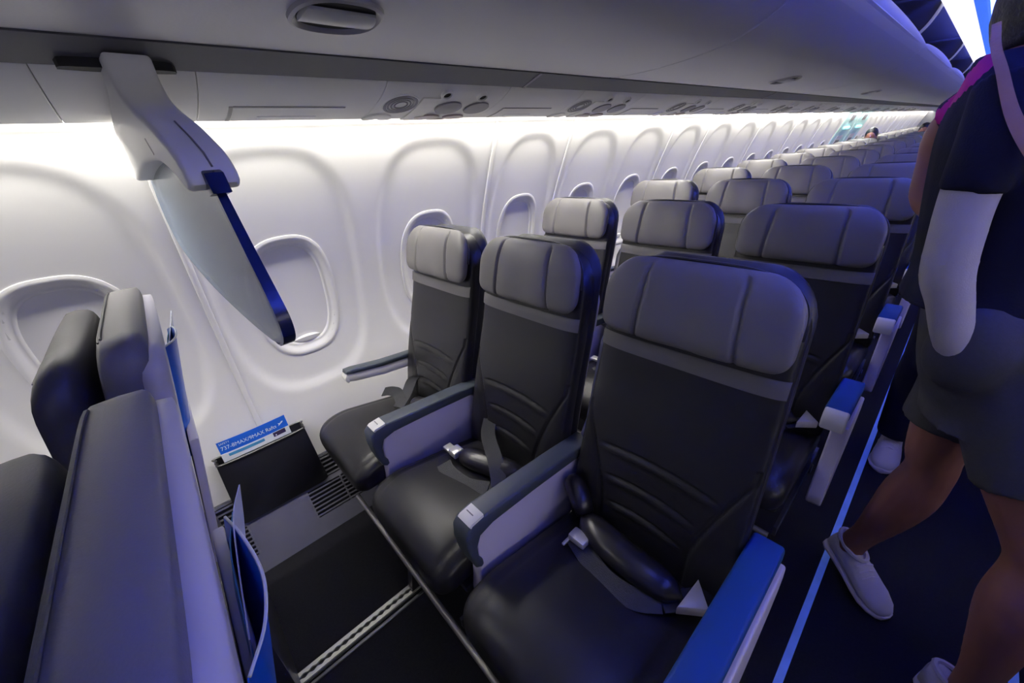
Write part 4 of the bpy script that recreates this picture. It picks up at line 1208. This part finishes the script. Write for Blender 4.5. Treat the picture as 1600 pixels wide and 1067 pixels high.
def shoe(parent, heel, toe, side, h_up, mats=('sneaker', 'sole')):
    """sneaker from heel to toe (ground points), side = unit vector across"""
    H, Tt, sd = Vector(heel), Vector(toe), Vector(side).normalized()
    d = (Tt - H); L = d.length; d.normalize(); up = sd.cross(d).normalized()
    if up.z < 0: up = -up
    def ring(t, w, lo, hi, seg=16, top_in=0.75):
        c = H + d * (L * t); out = []
        for k in range(seg):
            a = 2 * math.pi * k / seg; q = math.sin(a)
            ww = w * (1 - (1 - top_in) * max(0, q))
            out.append(c + sd * (ww * math.copysign(abs(math.cos(a)) ** .7, math.cos(a))) + up * ((lo + hi) / 2 + (hi - lo) / 2 * math.copysign(abs(q) ** .8, q)))
        return out
    def loft(name, rr, m, seg=16):
        v = [p for r_ in rr for p in r_]; f = []
        for i in range(len(rr) - 1):
            for k in range(seg): f.append((i * seg + k, i * seg + (k + 1) % seg, (i + 1) * seg + (k + 1) % seg, (i + 1) * seg + k))
        f += [tuple(range(seg)), tuple(range((len(rr) - 1) * seg, len(rr) * seg))]
        return link(name, new_mesh(name, v, f, sharp=60), m, parent)
    up_rings = [ring(t, w, .012, hi, top_in=ti) for t, w, hi, ti in ((-.02, .018, .07, .8), (.0, .030, .098, .7), (.06, .036, .100, .62), (.18, .038, .088, .6), (.32, .040, .086, .6), (.45, .043, .085, .6), (.6, .047, .070, .6), (.75, .049, .056, .65), (.9, .040, .046, .7), (.98, .026, .036, .7), (1.01, .010, .028, .7))]
    u = loft('shoe', up_rings, mats[0])
    so = [ring(t, w, -.002, .022, top_in=1) for t, w in ((-.03, .020), (0, .034), (.08, .041), (.25, .041), (.45, .044), (.65, .051), (.8, .052), (.92, .043), (1.0, .028), (1.03, .012))]
    sl = loft('shoe_sole', so, mats[1]); sl.parent = u; sl.matrix_parent_inverse = Matrix.Translation(parent.location).inverted(); sl.matrix_parent_inverse = u.matrix_parent_inverse.copy() @ Matrix.Identity(4)
    sl.matrix_parent_inverse = Matrix.Identity(4)
    # collar and laces
    cl = [H + d * (L * .20) + up * .088 + d * (.050 * math.cos(2 * math.pi * k / 20)) + sd * (.028 * math.sin(2 * math.pi * k / 20)) + up * (.012 * max(0, -math.cos(2 * math.pi * k / 20))) for k in range(20)]
    c_ = link('shoe_collar', new_mesh('shoe_collar', *tube_vf(cl, 0.007, 6, closed=True)), mats[0], u); c_.matrix_parent_inverse = Matrix.Identity(4)
    for t in (.46, .53, .60):
        a = H + d * (L * t) + up * (.092 - (t - .42) * .11)
        l_ = link('lace', new_mesh('lace', *tube_vf([a - sd * .026 - up * .012, a, a + sd * .026 - up * .012], 0.0035, 6)), mats[1], u); l_.matrix_parent_inverse = Matrix.Identity(4)

def person_standing():
    P0 = (0.16, 1.28, 0)
    r = empty('person', P0)
    YC = 1.30
    legL = [(.145, 1.375, .86, .09, .085), (.140, 1.370, .70, .076, .078), (.138, 1.362, .58, .060, .062), (.146, 1.358, .52, .054, .056), (.132, 1.352, .42, .062, .060), (.112, 1.350, .32, .052, .050), (.086, 1.362, .20, .036, .036), (.070, 1.365, .14, .036, .035), (.068, 1.358, .10, .034, .030)]
    legR = [(.19, 1.21, .88, .09, .085), (.255, 1.185, .70, .075, .077), (.315, 1.15, .57, .060, .060), (.33, 1.14, .51, .055, .055), (.328, 1.115, .41, .060, .058), (.335, 1.105, .30, .049, .048), (.343, 1.10, .18, .036, .036), (.347, 1.10, .10, .035, .034), (.352, 1.10, .06, .034, .03)]
    tors = [(.16, YC, .80, .09, .14), (.148, YC, .90, .112, .168), (.125, YC, 1.0, .105, .155), (.078, YC, 1.10, .105, .142), (.062, YC, 1.25, .110, .155), (.046, YC, 1.37, .106, .172), (.032, YC, 1.45, .080, .14), (.028, YC, 1.51, .055, .07), (.040, YC, 1.56, .052, .055), (.055, YC, 1.62, .052, .052)]
    armL = [(.015, 1.455, 1.44, .050, .050), (-.065, 1.490, 1.375, .042, .042), (-.078, 1.500, 1.29, .028, .028), (-.062, 1.49, 1.20, .028, .028), (.04, 1.46, 1.16, .036, .036), (.16, 1.43, 1.14, .030, .028), (.20, 1.42, 1.135, .026, .024)]
    armR = [(.015, 1.150, 1.44, .048, .048), (.012, 1.118, 1.36, .040, .040), (.006, 1.110, 1.27, .033, .033), (.012, 1.105, 1.18, .032, .032), (.020, 1.105, 1.12, .032, .032), (.038, 1.108, 1.07, .028, .028), (.062, 1.112, 1.00, .025, .025), (.095, 1.130, .93, .024, .022)]
    body = [limb_vf(legL), limb_vf(legR), torso_vf(tors), limb_vf(armL), limb_vf(armR)] + head_parts((.085, YC, 1.68), 1) + hand_parts((.20, 1.42, 1.135), (1, 0, -.1), (0, -.2, 1))
    link('body', fused('body', body, 0.0075), 'skin', r)
    g = lambda nodes, e: [(a, b, c, d + e, f + e) for a, b, c, d, f in nodes]
    sh = fused('shirt', [torso_vf(g([(.085, YC, 1.03, .118, .158)] + [q for q in tors if 1.05 < q[2] < 1.48] + [(.024, YC, 1.495, .066, .085)], .016)), limb_vf(g([q for q in armL if q[2] > 1.34], .017)), limb_vf(g([q for q in armR if q[2] > 1.25], .012))], 0.008)
    sh.materials.append(M['shirt']); sh.materials.append(M['pink'])
    for p in sh.polygons:
        x, y, z = p.center
        q = z - 1.5 * (x + 0.085)
        if y > 1.14 and 1.385 < q < 1.428 and x < -0.025: p.material_index = 1
    link('shirt', sh, None, r)
    link('undersleeve', fused('undersleeve', [limb_vf(g([q for q in armR if .92 < q[2] < 1.37], .007))], 0.006), 'bag', r)
    sl = [q for q in legL if q[2] > .6]; sr = [q for q in legR if q[2] > .6]
    link('shorts', fused('shorts', [torso_vf(g([(.155, YC, .76, .08, .15)] + [q for q in tors if .78 < q[2] < .95] + [(.118, YC, 1.045, .108, .158)], .016)), limb_vf(g(sl[:1], .012) + [(.140, 1.372, .76, .092, .094), (.134, 1.372, .665, .090, .092)]), limb_vf(g(sr[:1], .012) + [(.225, 1.195, .78, .094, .094), (.268, 1.175, .685, .092, .092)]), ball_vf((.096, 1.140, .965), (.070, .056, .095))], 0.008), 'shorts', r)
    shoe(r, (0.018, 1.400, 0.060), (0.190, 1.262, 0.0), (0.62, 0.78, 0), 1)
    shoe(r, (0.285, 1.130, 0.004), (0.535, 1.045, 0.004), (0.32, 0.95, 0), 1)
    hv = ball_vf((.068, YC, 1.705), (.100, .086, .108), 20)
    link('hair', fused('hair', [hv, ball_vf((.02, YC, 1.66), (.06, .075, .09)), ball_vf((.018, YC - .01, 1.575), (.078, .095, .115))], 0.008), 'hair', r)
    for sgn in (-1, 1): link('eye', new_mesh('eye', *ball_vf((.167, YC + sgn * .031, 1.69), (.010, .012, .008), 10)), 'liner', r)
    strap = [(-.040, 1.115, 1.525), (-.030, 1.095, 1.49), (-.013, 1.080, 1.455), (.003, 1.072, 1.42), (.018, 1.068, 1.391), (.040, 1.062, 1.357), (.075, 1.06, 1.31)]
    link('bag_strap', new_mesh('bag_strap', *ribbon_vf(catmull(strap, 4), (0.8, 0, 0.35), [0.010 + 0.010 * i_ / 24 for i_ in range(25)], 0.004)), 'tan', r)
    tag(r, 'person in navy shirt, grey shorts and white sneakers stepping across the aisle', 'person')
person_standing()

def person_behind():
    r = empty('person', (0.17, 2.15, 0))
    X = .17
    legL = [(X - .08, 2.20, .90, .085, .085), (X - .085, 2.16, .55, .062, .062), (X - .085, 2.20, .40, .064, .064), (X - .085, 2.18, .10, .05, .05)]
    legR = [(X + .08, 2.20, .90, .085, .085), (X + .085, 2.22, .55, .062, .062), (X + .085, 2.28, .40, .064, .064), (X + .085, 2.30, .10, .05, .05)]
    tors = [(X, 2.2, .82, .15, .10), (X, 2.2, .95, .155, .11), (X, 2.2, 1.10, .145, .10), (X, 2.2, 1.30, .17, .11), (X, 2.2, 1.40, .17, .09), (X, 2.2, 1.46, .08, .06), (X, 2.2, 1.56, .05, .05)]
    armL = [(X - .17, 2.2, 1.38, .048, .048), (X - .20, 2.2, 1.15, .040, .040), (X - .17, 2.12, .95, .030, .030)]
    armR = [(X + .17, 2.2, 1.38, .048, .048), (X + .20, 2.2, 1.15, .040, .040), (X + .17, 2.12, .95, .030, .030)]
    hp = [(lambda v, f: ([(X + (q[1] - 2.2), 2.2 + (q[0] - X), q[2]) for q in v], f))(*p) for p in head_parts((X, 2.2, 1.64), 1)]
    body = [limb_vf(legL), limb_vf(legR), torso_vf(tors), limb_vf(armL), limb_vf(armR)] + hp + hand_parts((X - .17, 2.12, .95), (0, -.3, -1), (1, 0, 0)) + hand_parts((X + .17, 2.12, .95), (0, -.3, -1), (-1, 0, 0))
    link('body', fused('body', body, 0.009), 'skin', r)
    g = lambda nodes, e: [(a, b, c, d + e, f + e) for a, b, c, d, f in nodes]
    link('shirt', fused('shirt', [torso_vf(g(tors[1:5] + [(X, 2.2, 1.45, .085, .065)], .015)), limb_vf(g(armL[:2], .014)), limb_vf(g(armR[:2], .014))], 0.010), 'shirt', r)
    link('trousers', fused('trousers', [torso_vf(g(tors[:2] + [(X, 2.2, 1.0, .15, .105)], .018)), limb_vf(g(legL, .014)), limb_vf(g(legR, .014))], 0.010), 'shirt', r)
    link('hair', fused('hair', [ball_vf((X, 2.19, 1.67), (.086, .10, .105), 20)], 0.010), 'hair', r)
    shoe(r, (X - .085, 2.26, 0.004), (X - .085, 2.00, 0.004), (1, 0, 0), 1)
    shoe(r, (X + .085, 2.36, 0.004), (X + .085, 2.10, 0.004), (1, 0, 0), 1)
    tag(r, 'person in all dark clothes standing in the aisle behind the person in shorts', 'person')
person_behind()

def person_seated(x, off, label, top, hairm='hair', hgt=0.0):
    r = empty('person', (x, off + .45, 0))
    tors = [(x, off + .55, .50, .16, .11), (x, off + .58, .62, .155, .11), (x, off + .62, .80, .17, .10), (x, off + .66, .96, .18, .09), (x, off + .67, 1.03 + hgt, .09, .06), (x, off + .67, 1.10 + hgt, .05, .05)]
    th = [[(x + s_ * .09, off + .56, .52, .08, .075), (x + s_ * .10, off + .20, .53, .065, .062), (x + s_ * .10, off + .14, .48, .058, .055), (x + s_ * .10, off + .16, .25, .05, .05), (x + s_ * .10, off + .15, .05, .045, .045)] for s_ in (-1, 1)]
    ar = [[(x + s_ * .17, off + .64, .95, .045, .045), (x + s_ * .19, off + .55, .74, .038, .038), (x + s_ * .12, off + .32, .62, .028, .028)] for s_ in (-1, 1)]
    c = (x, off + .64, 1.20 + hgt)
    hp = [(lambda v, f: ([(x + (q[1] - c[1]), c[1] - (q[0] - x), q[2]) for q in v], f))(*p) for p in head_parts(c, 1)]
    link('body', fused('body', [torso_vf(tors)] + [limb_vf(q, up=(0, 0, 1)) for q in th] + [limb_vf(q) for q in ar] + hp, 0.011), 'skin', r)
    g = lambda nodes, e: [(a, b, c_, d + e, f + e) for a, b, c_, d, f in nodes]
    link('shirt', fused('shirt', [torso_vf(g(tors[:5], .012))] + [limb_vf(g(q, .012)) for q in ar], 0.012), top, r)
    link('trousers', fused('trousers', [limb_vf(g(q, .012), up=(0, 0, 1)) for q in th], 0.012), 'shirt', r)
    link('hair', fused('hair', [ball_vf((x, c[1] + .015, c[2] + .03), (.086, .10, .105), 18)], 0.011), hairm, r)
    tag(r, label, 'person')
person_seated(SEAT_X['window'], ROWS[10], 'dark-haired person seated by the wall far down near the exit door', 'beam', hgt=-0.025)
person_seated(SEAT_X['middle'], ROWS[12], 'person in pale top seated in the far rows beyond the exit door', 'bag', hgt=-0.03)
